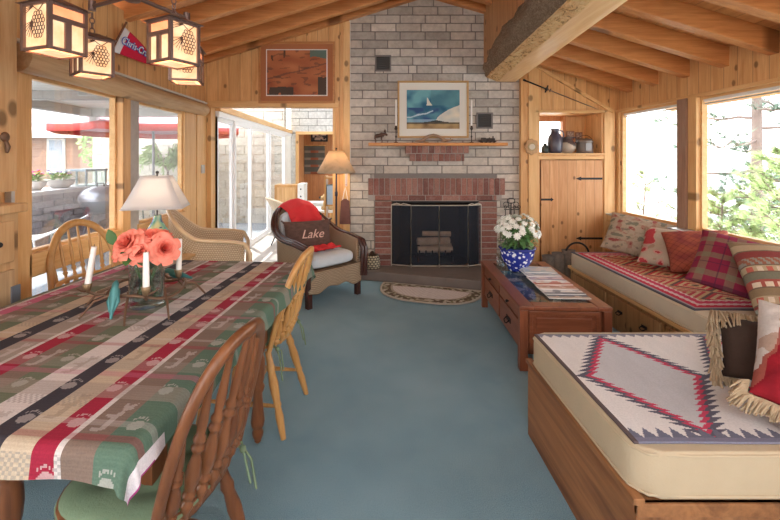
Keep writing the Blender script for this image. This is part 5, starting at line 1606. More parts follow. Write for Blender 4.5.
# ------------------------------------------------------------------ side table and white lamp under the garden window
st_ = thing('side_table', 'small wooden lamp table under the garden windows', 'table', (-1.70, 3.22, 0))
m = MB(); m.box(-.24,-.24,.60,.24,.24,.625); m.build('table_top', OAK, st_, bevel=.004)
m = MB(); m.box(-.2,-.2,.53,.2,.2,.60); m.build('apron', OAK, st_)
for x in (-.19,.19):
    for y in (-.19,.19): m = MB(); m.turned((x,y,0), (x,y,.6), [(0,.014),(.5,.022),(1,.025)], 10); m.build('leg', OAK, st_)
tl_ = thing('table_lamp', 'green glazed table lamp with a big white square shade', 'lamp', (-1.67, 3.25, .626), R(14))
m = MB()
def gz(u, v): return mixc((.10,.26,.19), (.45,.42,.22), clamp(.5+1.4*mnoise.noise(V((u*7, v*5, 3))), 0, 1)) if mnoise.noise(V((u*9,v*8,1))) < .25 else (.04,.06,.16)
LP = [.05,.085,.10,.105,.10,.085,.06,.035,.03]
def lb_(u, v):
    k_ = v*8; i = min(7, int(k_)); q = k_-i; r = LP[i]*(1-q)+LP[i+1]*q; return V((r*math.cos(u*2*PI), r*math.sin(u*2*PI), v*.34))
m.grid(lb_, 40, 40, cu=True, colf=gz); m.build('ceramic_base', vcol('patterned ceramic', .2, 0, var=.05, spec=.5), tl_)
m = MB(); m.cyl((0,0,.33), (0,0,.66), .006); m.ball((0,0,.67), .013, 8); m.build('stem', IRON, tl_)
WS = shade_mat('white linen shade', (.84,.81,.80), None, 0)
m = MB()
for i in range(4):
    a0, a1 = PI/4+i*PI/2, PI/4+(i+1)*PI/2
    def q(a, v, sw=1): r = (.295+( .135-.295)*v**.95); return V((r*math.cos(a), r*math.sin(a)*.85, .40+.245*v))
    m.grid(lambda u, v: q(a0, v).lerp(q(a1, v), u), 6, 8)
m.build('lamp_shade', WS, tl_, solid=.003)
m = MB(); m.ball((0,0,.48), .03, 10); m.build('bulb', emis('soft bulb', (1,.8,.55), 1.5), tl_)
# ------------------------------------------------------------------ light rattan armchair at the end of the windows
RAT = weave('honey rattan', (.72,.56,.39), (.42,.27,.15), 80, 30); RAT2 = plain('honey cane', (.66,.46,.27), .4, 0, .15)
rt_ = thing('rattan_armchair', 'honey rattan tub armchair with sloping arms beyond the dining table', 'armchair', (-1.60, 4.0, 0), R(-72))
def rpath(u):
    th = (u-.5)*2
    if abs(th) > .55:
        q = (abs(th)-.55)/.45; return (math.copysign(.30+.02*q, th), -.02+.36*q)
    al = th/.55*PI/2; return (.30*math.sin(al), -.02-.28*math.cos(al))
def rh(u):
    th = abs(u-.5)*2; return .63+.31*math.exp(-(th/.40)**2.2) + .03*math.sin(PI*clamp((th-.5)/.5, 0, 1))
shell_chair(rt_, rpath, rh, .12, RAT, RAT2, .02, 1, .05, .02)
m = MB(); m.grid(lambda u, v: V((-.30+.60*u, .34, .13+.22*v)), 20, 6); m.build('front_apron', RAT, rt_, solid=.02)
m = MB(); m.box(-.28,-.26,.30,.28,.33,.34); m.build('seat_deck', RAT, rt_)
box_cushion('seat_cushion', 'dusty pink seat pad in the honey rattan armchair', 'cushion', Matrix.Translation((-1.60,4.0,0)) @ Matrix.Rotation(R(-72),4,'Z') @ V((0,.04,.342)), R(-72), .52, .54, .09, mat=plain('dusty pink cloth', (.52,.38,.31), .85, 0, .08))
# ------------------------------------------------------------------ tall pine dresser by the dining table
dz = thing('pine_dresser', 'tall pine dresser with a drawer and lower door next to the garden windows', 'cabinet', (XL+.005, 1.30, 0))
DW = wood('dresser pine', (.66,.44,.23), (.48,.27,.11), 'Y', 'Z', 0, knots=.6)
DWL = wood('weathered pine panel', (.60,.40,.22), (.30,.17,.08), 'Y', 'Z', 0, grain=.6)
dxx = .27
m = MB(); m.box(.0,.0,0,dxx,.80,1.135); m.build('lower_case', DW, dz)
m = MB(); m.box(-.0,-.03,1.135,dxx+.03,.83,1.18); m.build('counter', DW, dz, bevel=.008)
m = MB(); m.box(.0,.0,1.235,.20,.875,2.5); m.build('upper_case', DW, dz)
m = MB(); m.box(.0,.76,1.18,.13,.80,1.235); m.build('side_post', DW, dz)
for y in (.03,):
    m = MB(); m.box(dxx,y,.90,dxx+.018,y+.73,1.10); d_ = m.build('drawer', DW, dz, bevel=.004)
    m = MB(); m.cyl((dxx+.018,y+.62,1.0), (dxx+.035,y+.62,1.0), .006, n=8); m.ball((dxx+.042,y+.62,1.0), .013, 10); m.build('knob', DIRON, d_)
m = MB(); m.box(dxx,.06,.08,dxx+.018,.76,.86); m.box(dxx+.018,.16,.16,dxx+.02,.66,.78)
d_ = m.build('door', DWL, dz, bevel=.003)
m = MB(); m.box(dxx+.019,.735,.70,dxx+.026,.785,.78); m.build('hinge', plain('grey hinge', (.2,.22,.26), .5, .5), d_)
m = MB(); m.ball((.205,.80,1.51), .026, 12, sx=.5); m.tube([(.21,.80,1.49),(.22,.80,1.46),(.215,.80,1.43)], [.008,.012,.006], 8); m.build('drop_pull', BRONZE, dz)
t = thing('radio', 'dark radio with a small blue display on the dresser counter', 'radio', (XL+.08, 1.86, 1.181)); m = MB(); m.box(-.0,-.16,0,.17,.14,.05); m.build('radio_case', plain('black plastic', (.03,.03,.035), .4), t, bevel=.006)
m = MB(); m.box(.17,-.02,.015,.173,.10,.04); m.build('display', emis('blue display', (.1,.35,.7), .6, base=(.05,.1,.2)), t)
# ------------------------------------------------------------------ pennant
pn = thing('pennant', 'red triangular boat-club pennant on a short stick above the log rail', 'pennant', (XL+.02, 3.20, 2.19))
m = MB(); m.tube([(.02,-.02,-.02),(.064,.15,.30)], .008, 8); m.build('stick', plain('brown stick', (.16,.07,.035), .6), pn)
A, B, T = V((.03,.03,.035)), V((.062,.13,.255)), V((.09,.80,.08))
m = MB()
def pg(u, v):
    p = A.lerp(B, v); q = T; return p.lerp(q, u) + V((.012*math.sin(u*7),0,-.02*math.sin(u*PI)))
def pcf(u, v): return (.75,.72,.72) if u < .09 else (.62,.015,.055)
m.grid(pg, 60, 16, colf=pcf, keep=lambda u, v: u < .97); m.build('flag', vcol('pennant cloth', .7, .1, 60, .05), pn, solid=.002)
# lettering follows the flag's slope
mid = A.lerp(B, .52).lerp(T, .27)
ex = (T-A.lerp(B,.5)).normalized(); ez = (B-A); ez = (ez-ex*ez.dot(ex)).normalized(); ny = ex.cross(ez)
def lettering(txt, size, mat, off, name, fat=0):
    n_ = ny if ny.x > 0 else -ny
    p = mid+n_*off
    M = Matrix(((ex.x, ez.x, n_.x, p.x), (ex.y, ez.y, n_.y, p.y), (ex.z, ez.z, n_.z, p.z), (0,0,0,1)))
    return text_mesh(name, txt, size, mat, pn, M, .3, .0008, fat=fat)
lettering('Chris-Craft', .082, plain('white lettering', (.8,.8,.8), .6), .020, 'lettering')
lettering('Chris-Craft', .082, plain('blue lettering', (.02,.07,.45), .6), .016, 'lettering_outline', .006)  # fattened blue copy, printed outline behind the white letters
# latch plate on the post
t = thing('latch_plate', 'grey metal latch plate on the pine post at the corner', 'latch', (XL+.031, 4.98, 1.28)); m = MB(); m.box(0,-.05,-.05,.008,.05,.05); m.box(.008,-.05,-.035,.018,-.0,.035); m.build('plate', STEEL, t, bevel=.003)
# ------------------------------------------------------------------ chandelier of four lanterns
MICA = emis('glowing mica', (1.0,.45,.20), .42, (1.0,.68,.42), 16, (.55,.33,.18))
MICB = emis('glowing amber mica', (1.0,.27,.10), .45, (1.0,.42,.2), 16, (.5,.2,.1))
CC = V((-1.18, 2.06, 0)); 
chn = thing('chandelier', 'dark iron chandelier frame holding four square lanterns over the dining table', 'chandelier', (CC.x, CC.y, 2.2))
LPOS = [(-1.31,1.73,'pinecone lantern nearest the dresser'), (-1.475,2.205,'pinecone lantern nearest the garden window'), (-.915,1.93,'pinecone lantern over the middle of the table, beside the pennant'), (-1.06,2.39,'lowest-looking pinecone lantern on the fireplace side, mostly hidden')]
CH_R = plain('purplish bronze metal', (.20,.13,.11), .45, .6, .15)
m = MB(); hub = V((0,0,.0))
m.M = None
for x, y, _ in LPOS:
    e = V((x, y, 2.2))-V((CC.x, CC.y, 2.2))
    m.box(-.001,-.001,-.001,.001,.001,.001)
    m.tube([V((0,0,0)), V((e.x, e.y, 0))], .012, 4); m.tube([V((e.x, e.y, -.02)), V((e.x, e.y, .03))], .02, 6)
a_, b_, c_, d_ = [V((x, y, 2.2))-V((CC.x, CC.y, 2.2)) for x, y, _ in (LPOS[0], LPOS[1], LPOS[3], LPOS[2])]
m.lathe([(.001,-.03),(.035,-.025),(.04,0),(.035,.025),(.001,.03)], 12)
m.build('arm_frame', CH_R, chn)
m = MB(); m.tube([V((0,0,.03)), V((0,0,.83))], .009, 8); m.build('down_rod', CH_R, chn)
m = MB(); m.lathe([(.001,.80),(.06,.80),(.055,.83),(.001,.83)], 16); m.build('ceiling_plate', CH_R, chn)
CUTM = plain('dark cut metal', (.10,.05,.035), .6, .3)
def bar(mb, p, q, w=.007): 
    p, q = V(p), V(q); mb.tube([p, q], w*1.35, 4)
def lantern(x, y, lb, rot, zb=1.832):
    S, H_ = .073, .190
    t = thing('lantern', lb, 'lantern', (x, y, zb), rot, 'lanterns of the chandelier')
    m = MB()
    for i in range(4):
        a = i*PI/2; Rm = Matrix.Rotation(a, 4, 'Z')
        m.M = Rm
        m.box(-S-.006, -S-.008, 0, -S+.010, -S+.006, H_); m.box(-S, -S-.006, 0, S, -S+.003, .012); m.box(-S, -S-.006, H_-.012, S, -S+.003, H_)
        if i % 2 == 0:      # mission grid
            m.box(-S, -S-.006, H_*.62, S, -S+.003, H_*.72); m.box(-.012, -S-.007, 0, .012, -S+.003, H_*.66)
    m.M = None
    m.build('cage', CH_R, t)
    m = MB(); m.add([(-S-.02,-S-.02,H_),(S+.02,-S-.02,H_),(S+.02,S+.02,H_),(-S-.02,S+.02,H_),(-.025,-.025,H_+.035),(.025,-.025,H_+.035),(.025,.025,H_+.035),(-.025,.025,H_+.035)], [(0,3,2,1),(4,5,6,7),(0,1,5,4),(1,2,6,5),(2,3,7,6),(3,0,4,7)]); m.build('roof', CH_R, t)
    m = MB(); s2 = S-.004
    for a in (0,1,2,3):
        m.M = Matrix.Rotation(a*PI/2, 4, 'Z'); m.box(-s2, -s2, .005, s2, -s2+.002, H_*.68 if a % 2 == 0 else H_-.005)
    m.M = None; m.build('mica_panel', MICA, t)
    for a in (0,2):
        m = MB(); m.M = Matrix.Rotation(a*PI/2, 4, 'Z'); m.box(-s2, -s2, H_*.68, s2, -s2+.002, H_-.005); m.build('amber_panel', MICB, t)
    m = MB(); m.box(-s2+.02, -s2+.02, -.0, s2-.02, s2-.02, .002); m.build('bottom_panel', MICA, t)
    for a in (1, 3):     # pinecone overlay
        m = MB(); m.M = Matrix.Rotation(a*PI/2, 4, 'Z'); y0 = -S-.004
        for r_ in range(7):
            for k_ in range(-2, 3):
                px_ = .018+(k_+(r_ % 2)*.5)*.0145; pz_ = .055+r_*.0145
                if abs(px_-.018)/.036 + 0 > math.sin(PI*(r_+.9)/7.6)**.6: continue
                m.tube([V((px_+.0085*math.cos(q_), y0, pz_+.0095*math.sin(q_))) for q_ in [2*PI*i/8 for i in range(8)]], .0018, 4, closed=True)
        for q_ in range(6):
            a2 = R(100+q_*18); m.tube([V((.015,y0,.155)), V((-.01,y0,.172)), V((-.01+.065*math.cos(a2), y0, .165+.045*math.sin(a2)-.02))], [.002,.002,.001], 4)
            a3 = R(190+q_*16); m.tube([V((-.012,y0,.115)), V((-.02+.05*math.cos(a3), y0, .11+.06*math.sin(a3)))], [.002,.001], 4)
        m.tube([V((.018,y0,.15)), V((.05,y0,.18)), V((.07,y0,.185))], .002, 4)
        m.build('pinecone_overlay', CUTM, t)
    m = MB()
    zz = H_+.035; k_ = 0
    while zz < 2.165-zb:
        pts = [V((.011*math.cos(q), 0, zz+.015+.017*math.sin(q))) if k_ % 2 else V((0, .011*math.cos(q), zz+.015+.017*math.sin(q))) for q in [2*PI*i/10 for i in range(10)]]
        m.tube(pts, .003, 5, closed=True); zz += .027; k_ += 1
    m.build('chain', CH_R, t)
    l = bpy.data.lights.new('lantern_bulb', 'POINT'); l.energy = .9; l.color = (1,.6,.3); l.shadow_soft_size = .03
    lo = bpy.data.objects.new('lantern_bulb', l); COL.objects.link(lo); lo.parent = t; lo.location = (0,0,.1)
for (x, y, lb), rr in zip(LPOS, (71.5, -40, -28, -77)): lantern(x, y, lb, R(rr))
# roller shades
for i, (a, b) in enumerate(RW[:2]):
    t = thing('roller_shade', ['rolled-up white shade over the lake window nearest the cupboard', 'rolled-up white shade over the wide lake window'][i], 'blind', (XR+.012, a, 1.90))
    m = MB(); m.cyl((.03,.01,.028), (.03,b-a-.01,.028), .020); m.build('roll', plain('white shade cloth', (.78,.77,.74), .8), t)
    m = MB(); m.box(.022,.01,-.012,.03,b-a-.01,.0); m.build('hem_bar', plain('grey hem bar', (.45,.43,.40), .6), t)
for nm, par, z, en in (('floor_lamp_bulb', fl, 1.40, 5), ('table_lamp_bulb', tl_, .50, 1.6)):
    l = bpy.data.lights.new(nm, 'POINT'); l.energy = en; l.color = (1,.8,.58); l.shadow_soft_size = .04
    lo = bpy.data.objects.new(nm, l); COL.objects.link(lo); lo.parent = par; lo.location = (0,0,z)
# ------------------------------------------------------------------ sunroom things
t = thing('wicker_tub_chair', 'cream round wicker tub chair on black metal legs in the sunroom', 'chair', (-1.33, 6.75, 0), R(-55))
CR = weave('cream wicker', (.70,.60,.46), (.45,.34,.22), 60, 26)
m = MB()
def tub(u, v):
    a = u*2*PI; r = .08+.26*v; back = .5-.5*math.sin(a)
    return V((r*math.cos(a), r*math.sin(a)*.95-.06*v*back, .40+.05*v*v+.34*back*v**1.5*1.0))
m.grid(tub, 40, 14, cu=True); m.lathe([(.001,.398),(.085,.398)], 20); m.build('tub', CR, t, solid=.02)
m = MB(); m.tube([tub(i/40, 1) for i in range(40)], .016, 8, closed=True); m.build('rim', plain('cream cane', (.66,.53,.38), .5), t)
for x, y in ((-.2,.2),(.2,.2),(-.2,-.2),(.2,-.2)):
    m = MB(); m.cyl((x*.5,y*.5,.40), (x*1.15,y*1.15,0), .010, n=7); m.build('leg', DIRON, t)
t = thing('small_cabinet', 'small honey wood cabinet with a white knobbed side in the sunroom', 'cabinet', (-1.55, 8.3, 0))
m = MB(); m.box(-.35,-.2,.45,.10,.2,.90); m.build('cabinet_body', OAK, t)
m = MB(); m.box(-.30,-.225,.50,.06,-.2,.85); m.build('door', wood('reeded door', (.66,.40,.18), (.5,.27,.1), 'X', 'Z', .05), t)
m = MB(); m.box(.10,-.22,.30,.22,.2,.92); m.build('white_drawers', plain('white painted wood', (.72,.70,.66), .6), t)
for k_ in range(4):
    m = MB(); m.ball((.16,-.225,.40+.14*k_), .016, 7); m.build('knob', DIRON, t)
m = MB(); m.box(-.35,-.2,0,.10,.2,.45); m.build('base', plain('white painted plinth', (.62,.62,.62), .7), t)
t = thing('sunroom_table', 'low white covered table in the sunroom behind the armchair', 'table', (-.95, 7.3, 0)); m = MB(); m.box(-.3,-.3,.50,.40,.3,.54); m.build('table_top', plain('white cloth top', (.68,.66,.62), .8), t, bevel=.01)
for x in (-.26,.36):
    for y in (-.26,.26): m = MB(); m.box(x-.02,y-.02,0,x+.02,y+.02,.5); m.build('leg', OAK, t)
t = thing('plush_toy', 'tan plush dog with a dark nose sitting on the sunroom table', 'toy', (-.77, 7.15, .542), R(0)); TAN = plain('tan plush', (.50,.33,.16), .95, 0, .2, 30)
m = MB(); m.ball((0,0,.09), .085, 12, sz=1.1); m.ball((-.03,-.02,.21), .062, 12); m.ball((-.09,-.03,.20), .035, 10); m.ball((.06,-.06,.03), .04, 8); m.ball((-.07,-.06,.03), .04, 8); m.build('plush_body', TAN, t)
m = MB(); m.ball((-.125,-.035,.205), .022, 8); m.build('nose', DIRON, t)
m = MB(); m.ball((.02,-.02,.20), .04, 8, sx=.5, sz=1.3); m.build('ear', plain('brown plush ear', (.25,.13,.06), .95), t)
m = MB(); m.lathe([(.05,.145),(.055,.155),(.05,.165)], 14); m.build('collar', plain('white ribbon', (.7,.68,.65), .8), t)
t = thing('bookcase', 'narrow honey wood shelf unit in the sunroom behind the floor lamp', 'shelf', (-.60, 6.3, 0))
for x in (-.10, .12): m = MB(); m.box(x-.012,-.15,0,x+.012,.15,1.15); m.build('side_panel', OAK, t)
for z in (.1,.4,.72,1.12): m = MB(); m.box(-.10,-.15,z-.012,.12,.15,z+.012); m.build('shelf', OAK, t)
t = thing('quilt', 'folded blue and white patterned quilt on the narrow shelf unit', 'quilt', (-.60, 6.28, .732)); m = MB()
for k_ in range(5): m.grid(lambda u, v, k_=k_: V((-.075+.15*u, -.12+.24*v, .03+.06*k_+.02*math.sin(u*PI))), 8, 4, colf=lambda u, v, k_=k_: (.62,.66,.72) if (int(u*8)+k_) % 2 else (.10,.20,.42))
m.box(-.078,-.12,0,.08,.12,.28, col=(.4,.5,.62)); m.build('quilt_folds', vcol('quilt cloth', .9, .2), t)
t = thing('framed_picture', 'dark framed picture on the hall wall beyond the sunroom', 'picture', (-1.42, SY+1.19, 2.02)); m = MB()
for a in ((-.22,-.16,-.18,.16),(.18,-.16,.22,.16),(-.18,.12,.18,.16),(-.18,-.16,.18,-.12)): m.box(a[0],-.03,a[1],a[2],0,a[3])
m.build('frame', DIRON, t); m = MB(); m.grid(lambda u, v: V((-.18+.36*u, -.008, -.12+.24*v)), 14, 10, colf=lambda u, v: (.45,.33,.27) if mnoise.noise(V((u*4,v*4,2))) > -.05 else (.04,.035,.04)); m.build('picture', vcol('hall picture', .5, 0), t)
t = thing('wall_hanging', 'dark grey woven hanging on the hall wall beyond the sunroom', 'tapestry', (-1.55, SY+1.19, 1.36)); m = MB(); m.grid(lambda u, v: V((-.27+.54*u, -.02+.006*math.sin(u*9), -.36+.75*v)), 26, 36, colf=lambda u, v: (.10,.10,.09) if (int(v*12) % 3) else (.24,.2,.17) if abs(u-.5) > .2 else (.28,.10,.06)); m.build('hanging_cloth', vcol('woven hanging', .95, .3), t, solid=.01)
m = MB(); m.cyl((-.30,-.02,.40), (.30,-.02,.40), .012); m.build('rod', OAK, t)
t = thing('hall_bench', 'white draped low bench at the sunroom door', 'bench', (-1.20, 9.3, 0)); m = MB(); m.box(-.35,-.2,.36,.35,.2,.46); m.build('seat', plain('white drape', (.64,.61,.57), .9), t, bevel=.02)
for x in (-.3,.3): m = MB(); m.box(x-.03,-.16,0,x+.03,.16,.36); m.build('leg', OAK, t)
t = thing('cloth_bag', 'reddish brown bag hanging on the pine post beside the lamp', 'bag', (-.335, YB-.075, .62)); m = MB()
m.grid(lambda u, v: V(((.055+.02*(1-v))*math.cos(u*2*PI)*(.9 if v < .97 else .3), (.022+.014*math.sin(v*PI))*math.sin(u*2*PI), .30*v)), 20, 12, cu=True); m.build('bag_body', plain('reddish brown cloth', (.17,.07,.055), .9, 0, .3, 20), t)
m = MB(); m.tube([(-.03,0,.29),(-.01,.01,.40),(0,.022,.44),(.01,.01,.40),(.03,0,.29)], .004, 6); m.build('cord', CANDLE, t)
t = thing('thermometer', 'slim white thermometer on the pine post behind the lamp', 'thermometer', (-.325, YB-.031, 1.07)); m = MB(); m.box(-.012,-.008,0,.012,0,.20); m.build('scale_strip', plain('white enamel', (.72,.7,.66), .4), t)
m = MB(); m.cyl((0,-.010,.02), (0,-.010,.17), .003, n=6); m.ball((0,-.010,.015), .007, 8); m.build('tube', plain('red spirit', (.4,.05,.04), .3), t)

# ------------------------------------------------------------------ garden side
m = MB(); m.box(-26, -6, -.35, XL-.13, 26, -.02); struct(m.build('ground_patio', plain('blue grey patio stone', (.25,.28,.31), .85, 0, .12, 2)))
m = MB(); m.box(-4.0, -3.5, 2.11, XL-.13, 6.0, 2.14); struct(m.build('ceiling_patio', wood('grey soffit boards', (.78,.76,.71), (.66,.64,.59), 'Y', 'X', .14, knots=0)))
WB = plain('weathered beam', (.36,.35,.33), .8)
kp = 300
for (a, b, c, d, e, f) in ((-4.08,-3.5,2.0,-3.96,6.1,2.14), (-4.0,5.9,2.0,-2.2,6.02,2.14), (-4.0,4.35,2.02,-2.2,4.45,2.11)):
    kp += 1; m = MB(); m.box(a, b, c, d, e, f); struct(m.build('trim_%d' % kp, WB))
kp += 1; m = MB(); m.box(-4.06, 6.0, 1.85, -3.96, 6.1, 2.0); struct(m.build('trim_%d' % kp, WB))
# cream block wall facing the house
m = MB(); rng = random.Random(21)
brick_wall(m, -6.2, -1.95, -.02, 2.9, 9.3, .42, .19, .014, .02, lambda r: mul((.54,.50,.42), r.uniform(.96,1.03)), rng); m.box(-6.2, 9.3, -.02, -1.95, 9.45, 2.9, col=(.50,.46,.385)); struct(m.build("wall_garden", BLOCK))
m = MB(); m.box(-6.25, 9.1, 2.9, -1.9, 9.6, 3.0); struct(m.build('trim_320', WB))
# planter wall
m = MB(); rng = random.Random(22); 
m.box(-5.5, 2.5, -.02, -4.95, 8.6, .86, col=(.33,.33,.36))
for r_ in range(9):
    y = 2.5-(r_ % 2)*.2
    while y < 8.6: m.box(-4.955, max(y,2.5)+.006, r_*.096+.004, -4.93, min(y+.41,8.6)-.006, r_*.096+.09, col=mul((.36,.345,.37), rng.uniform(.9,1.1))); y += .42
o = m.build('planter_wall', BLOCK); tag(o, 'grey block retaining wall with a stone cap across the patio', 'wall')
m = MB(); m.box(-5.55, 2.45, .86, -4.90, 8.65, .92); o = m.build('stone_coping', plain('pale stone cap', (.42,.41,.42), .7)); tag(o, 'pale flat stone cap along the patio retaining wall', 'coping')
def flowers(label, plabel, c, cols, r=.15, potc=(.42,.40,.38)):
    t = thing('planter_bowl', plabel, 'planter', c); m = MB(); m.lathe([(.001,0),(r*.55,0),(r*.9,.06),(r*1.05,.13),(r*1.1,.14),(r*.95,.135),(.001,.12)], 22); m.build('bowl', plain('stone bowl', potc, .8), t)
    t = thing('flowering_plant', label, 'flowers', c+V((0,0,.125))); rg = random.Random(int(c.y*10)); m = MB()
    for k_ in range(150):
        a = rg.uniform(0, 2*PI); rr = r*math.sqrt(rg.random()); leaf_mb(m, (math.cos(a)*rr*.8, math.sin(a)*rr*.8, rg.uniform(0,.1)), (math.cos(a), math.sin(a), rg.uniform(.1,1.5)), (0,0,1.01), rg.uniform(.05,.09), .035)
    m.build('foliage', plain('spring green leaf', (.16,.30,.08), .6, 0, .3, 20), t)
    for ci, c_ in enumerate(cols):
        mm = plain('petal colour %d' % ci, c_, .6)
        for k_ in range(7):
            m = MB(); a = rg.uniform(0, 2*PI)+ci; rr = r*rg.uniform(.2,.95); p = V((math.cos(a)*rr, math.sin(a)*rr, rg.uniform(.08,.17)))
            for q in range(5): b_ = 2*PI*q/5; leaf_mb(m, p, (math.cos(b_), math.sin(b_)-.4, .6), (0,0,1), .042, .036, .1)
            m.build('blossom', mm, t)
flowers('magenta and yellow flowers in the bowl nearer the dresser', 'grey stone bowl on the wall with magenta and yellow flowers', V((-5.2,6.42,.92)), [(.55,.02,.30),(.75,.5,.04),(.55,.02,.32)], .17)
flowers('white and violet flowers in the bowl nearer the grill', 'grey stone bowl on the wall with white and violet flowers', V((-5.2,6.98,.92)), [(.7,.72,.8),(.22,.12,.42),(.62,.6,.5)], .2)
t = thing('glass_lantern', 'flat-topped metal and glass lantern box on the patio wall', 'lantern', (-5.2, 7.62, .921)); m = MB(); m.box(-.2,-.3,.26,.2,.3,.30)
for x in (-.18,.18):
    for y in (-.27,.0,.27): m.box(x-.012,y-.012,0,x+.012,y+.012,.26)
m.build('lantern_frame', plain('blue grey metal', (.20,.24,.27), .5, .3), t); m = MB(); m.box(-.17,-.26,.01,.17,.26,.25); m.build('glass_box', glass_pane('lantern glass', (.8,.87,.86), .3), t)
# kettle grill
t = thing('barbecue_grill', 'round silver kettle barbecue on the patio outside the window', 'grill', (-4.38, 6.75, -.02)); SIL = plain('grey enamel', (.24,.24,.27), .3, .6)
m = MB(); m.lathe([(.001,.55),(.15,.56),(.26,.65),(.30,.76),(.30,.77),(.001,.77)], 26); m.build('bowl', SIL, t)
m = MB(); m.lathe([(.305,.775),(.30,.83),(.24,.92),(.12,.975),(.001,.985)], 26); ld = m.build('lid', SIL, t)
m = MB(); m.tube([(-.06,0,.975),(-.05,0,1.03),(.05,0,1.03),(.06,0,.975)], .012, 7); m.build('handle', DIRON, ld)
for a in (.5, 2.6, 4.4): m = MB(); m.cyl((math.cos(a)*.2, math.sin(a)*.2, .60), (math.cos(a)*.33, math.sin(a)*.33, .0), .014, n=7); m.build('leg', SIL, t)
m = MB(); m.box(.30,-.2,.62,.62,.2,.65); m.cyl((.58,-.18,.62), (.62,-.18,0), .012, n=6); m.cyl((.58,.18,.62), (.62,.18,0), .012, n=6); m.build('side_shelf', plain('teal grey shelf', (.13,.22,.23), .5), t)
for yy in (-.2,.2): m = MB(); m.M = Matrix.Translation((-.28,yy,.08)) @ Matrix.Rotation(R(90), 4, 'X'); m.lathe([(.02,-.02),(.08,-.02),(.08,.02),(.02,.02)], 16); m.build('wheel', DIRON, t)
# umbrella
um = thing('patio_umbrella', 'wide red patio umbrella with a hanging valance beyond the garden windows', 'umbrella', (-3.87, 7.4, 0))
RC = plain('red canvas', (.50,.035,.03), .8, 0, .06)
t = NT('sunlit-toned red canvas'); t.base((.50,.25,.30), .8); CANT = t.m  # canopy tone paled to stand for sun on the red canvas
m = MB(); NR = 8
for i in range(NR):
    a0, a1 = 2*PI*i/NR, 2*PI*(i+1)/NR
    def f(u, v, a0=a0, a1=a1):
        r = 1.5*v; p = V((math.cos(a0)*r, math.sin(a0)*r, 0)).lerp(V((math.cos(a1)*r, math.sin(a1)*r, 0)), u)
        return p+V((0,0,2.33-.39*v**1.15-.03*math.sin(PI*u)*v))
    m.grid(f, 6, 8)
m.build('canopy', CANT, um)
m = MB()
for i in range(NR):
    a0, a1 = 2*PI*i/NR, 2*PI*(i+1)/NR; p, q = V((math.cos(a0)*1.5, math.sin(a0)*1.5, 1.94)), V((math.cos(a1)*1.5, math.sin(a1)*1.5, 1.94))
    m.grid(lambda u, v, p=p, q=q: p.lerp(q, u)+V((0,0,-.02*math.sin(PI*u)*1-.11*v)), 6, 2)
m.build('valance', RC, um, solid=.004)
m = MB(); m.cyl((0,0,0), (0,0,2.38), .022); m.build('pole', plain('grey pole', (.2,.2,.22), .5), um)
m = MB(); m.lathe([(.001,0),(.25,0),(.24,.06),(.05,.09),(.001,.09)], 20); m.build('base', plain('umbrella base', (.25,.25,.25), .8), um)
for i in range(NR): a = 2*PI*i/NR; m = MB(); m.tube([(0,0,2.30),(math.cos(a)*1.48, math.sin(a)*1.48, 1.925)], .008, 5); m.build('rib', plain('umbrella rib', (.3,.28,.26), .6), um)
# patio lounge chair
t = thing('patio_lounger', 'teal and white sling patio lounger outside the garden window', 'lounger', (-4.75, 5.5, -.02), R(-70)); TE = plain('teal grey sling', (.22,.36,.37), .7)
m = MB(); m.grid(lambda u, v: V((-.28+.56*u, -.7+1.5*v, .40-.05*math.sin(v*3)+.38*max(0, v-.62)**1.3*2)), 6, 20); m.build('sling', TE, t, solid=.008)
m = MB()
for s_ in (-1,1): m.tube([V((s_*.29, -.7+1.5*v, .40-.05*math.sin(v*3)+.38*max(0, v-.62)**1.3*2)) for v in [i/16 for i in range(17)]], .016, 8)
m.build('frame', WHITE_ALU, t)
for x in (-.29,.29):
    for y in (-.5,.35): m = MB(); m.cyl((x,y,.38), (x,y+.06,0), .014, n=7); m.build('leg', WHITE_ALU, t)
# neighbouring house
hs_ = thing('neighbour_house', 'low brown wooden house with a pale shingle roof across the patio', 'house', (-14.0, 17.5, -.1))
m = MB(); m.box(-6,0,0,1.9,5,2.5); m.build('wall', wood('brown siding', (.34,.21,.15), (.26,.15,.10), 'Z', 'X', .2, knots=0), hs_)
m = MB(); m.box(-6,-.02,0,-.55,.0,2.4); m.build('garage_door', wood('tan garage boards', (.46,.38,.33), (.40,.33,.28), 'Z', 'X', .22, knots=0), hs_)
m = MB(); m.box(.45,-.06,.95,1.2,-.0,2.35); w_ = m.build('window', plain('cream window frame', (.6,.58,.52), .7), hs_)
m = MB(); m.box(.55,-.07,1.02,1.1,-.055,2.28); m.build('pane', plain('dull pane', (.25,.29,.33), .15), w_)
t = NT('pale shingles'); co = t.coord(); bt = t.N('ShaderNodeTexBrick'); bt.inputs['Scale'].default_value = 3; bt.inputs['Color1'].default_value = (.56,.53,.53,1); bt.inputs['Color2'].default_value = (.50,.475,.48,1); bt.inputs['Mortar'].default_value = (.36,.34,.35,1); bt.inputs['Mortar Size'].default_value = .025
t.L(t.mapv(co, (1,1.4,1)), bt.inputs['Vector']); t.base(bt.outputs['Color'], .9); SHG = t.m
m = MB(); m.prism([(-6.5,2.45),(2.4,2.45),(-.2,5.4),(-6.5,5.6)], -.7, -.6, 'y'); 
m = MB(); m.add([(-6.5,-.7,2.5),(2.6,-.7,2.5),(-.4,2.6,5.0),(-6.5,2.6,5.0),(2.6,5.5,2.5),(-6.5,5.5,2.5)], [(0,1,2,3),(1,4,2),(4,5,3,2)]); m.build('roof', SHG, hs_)
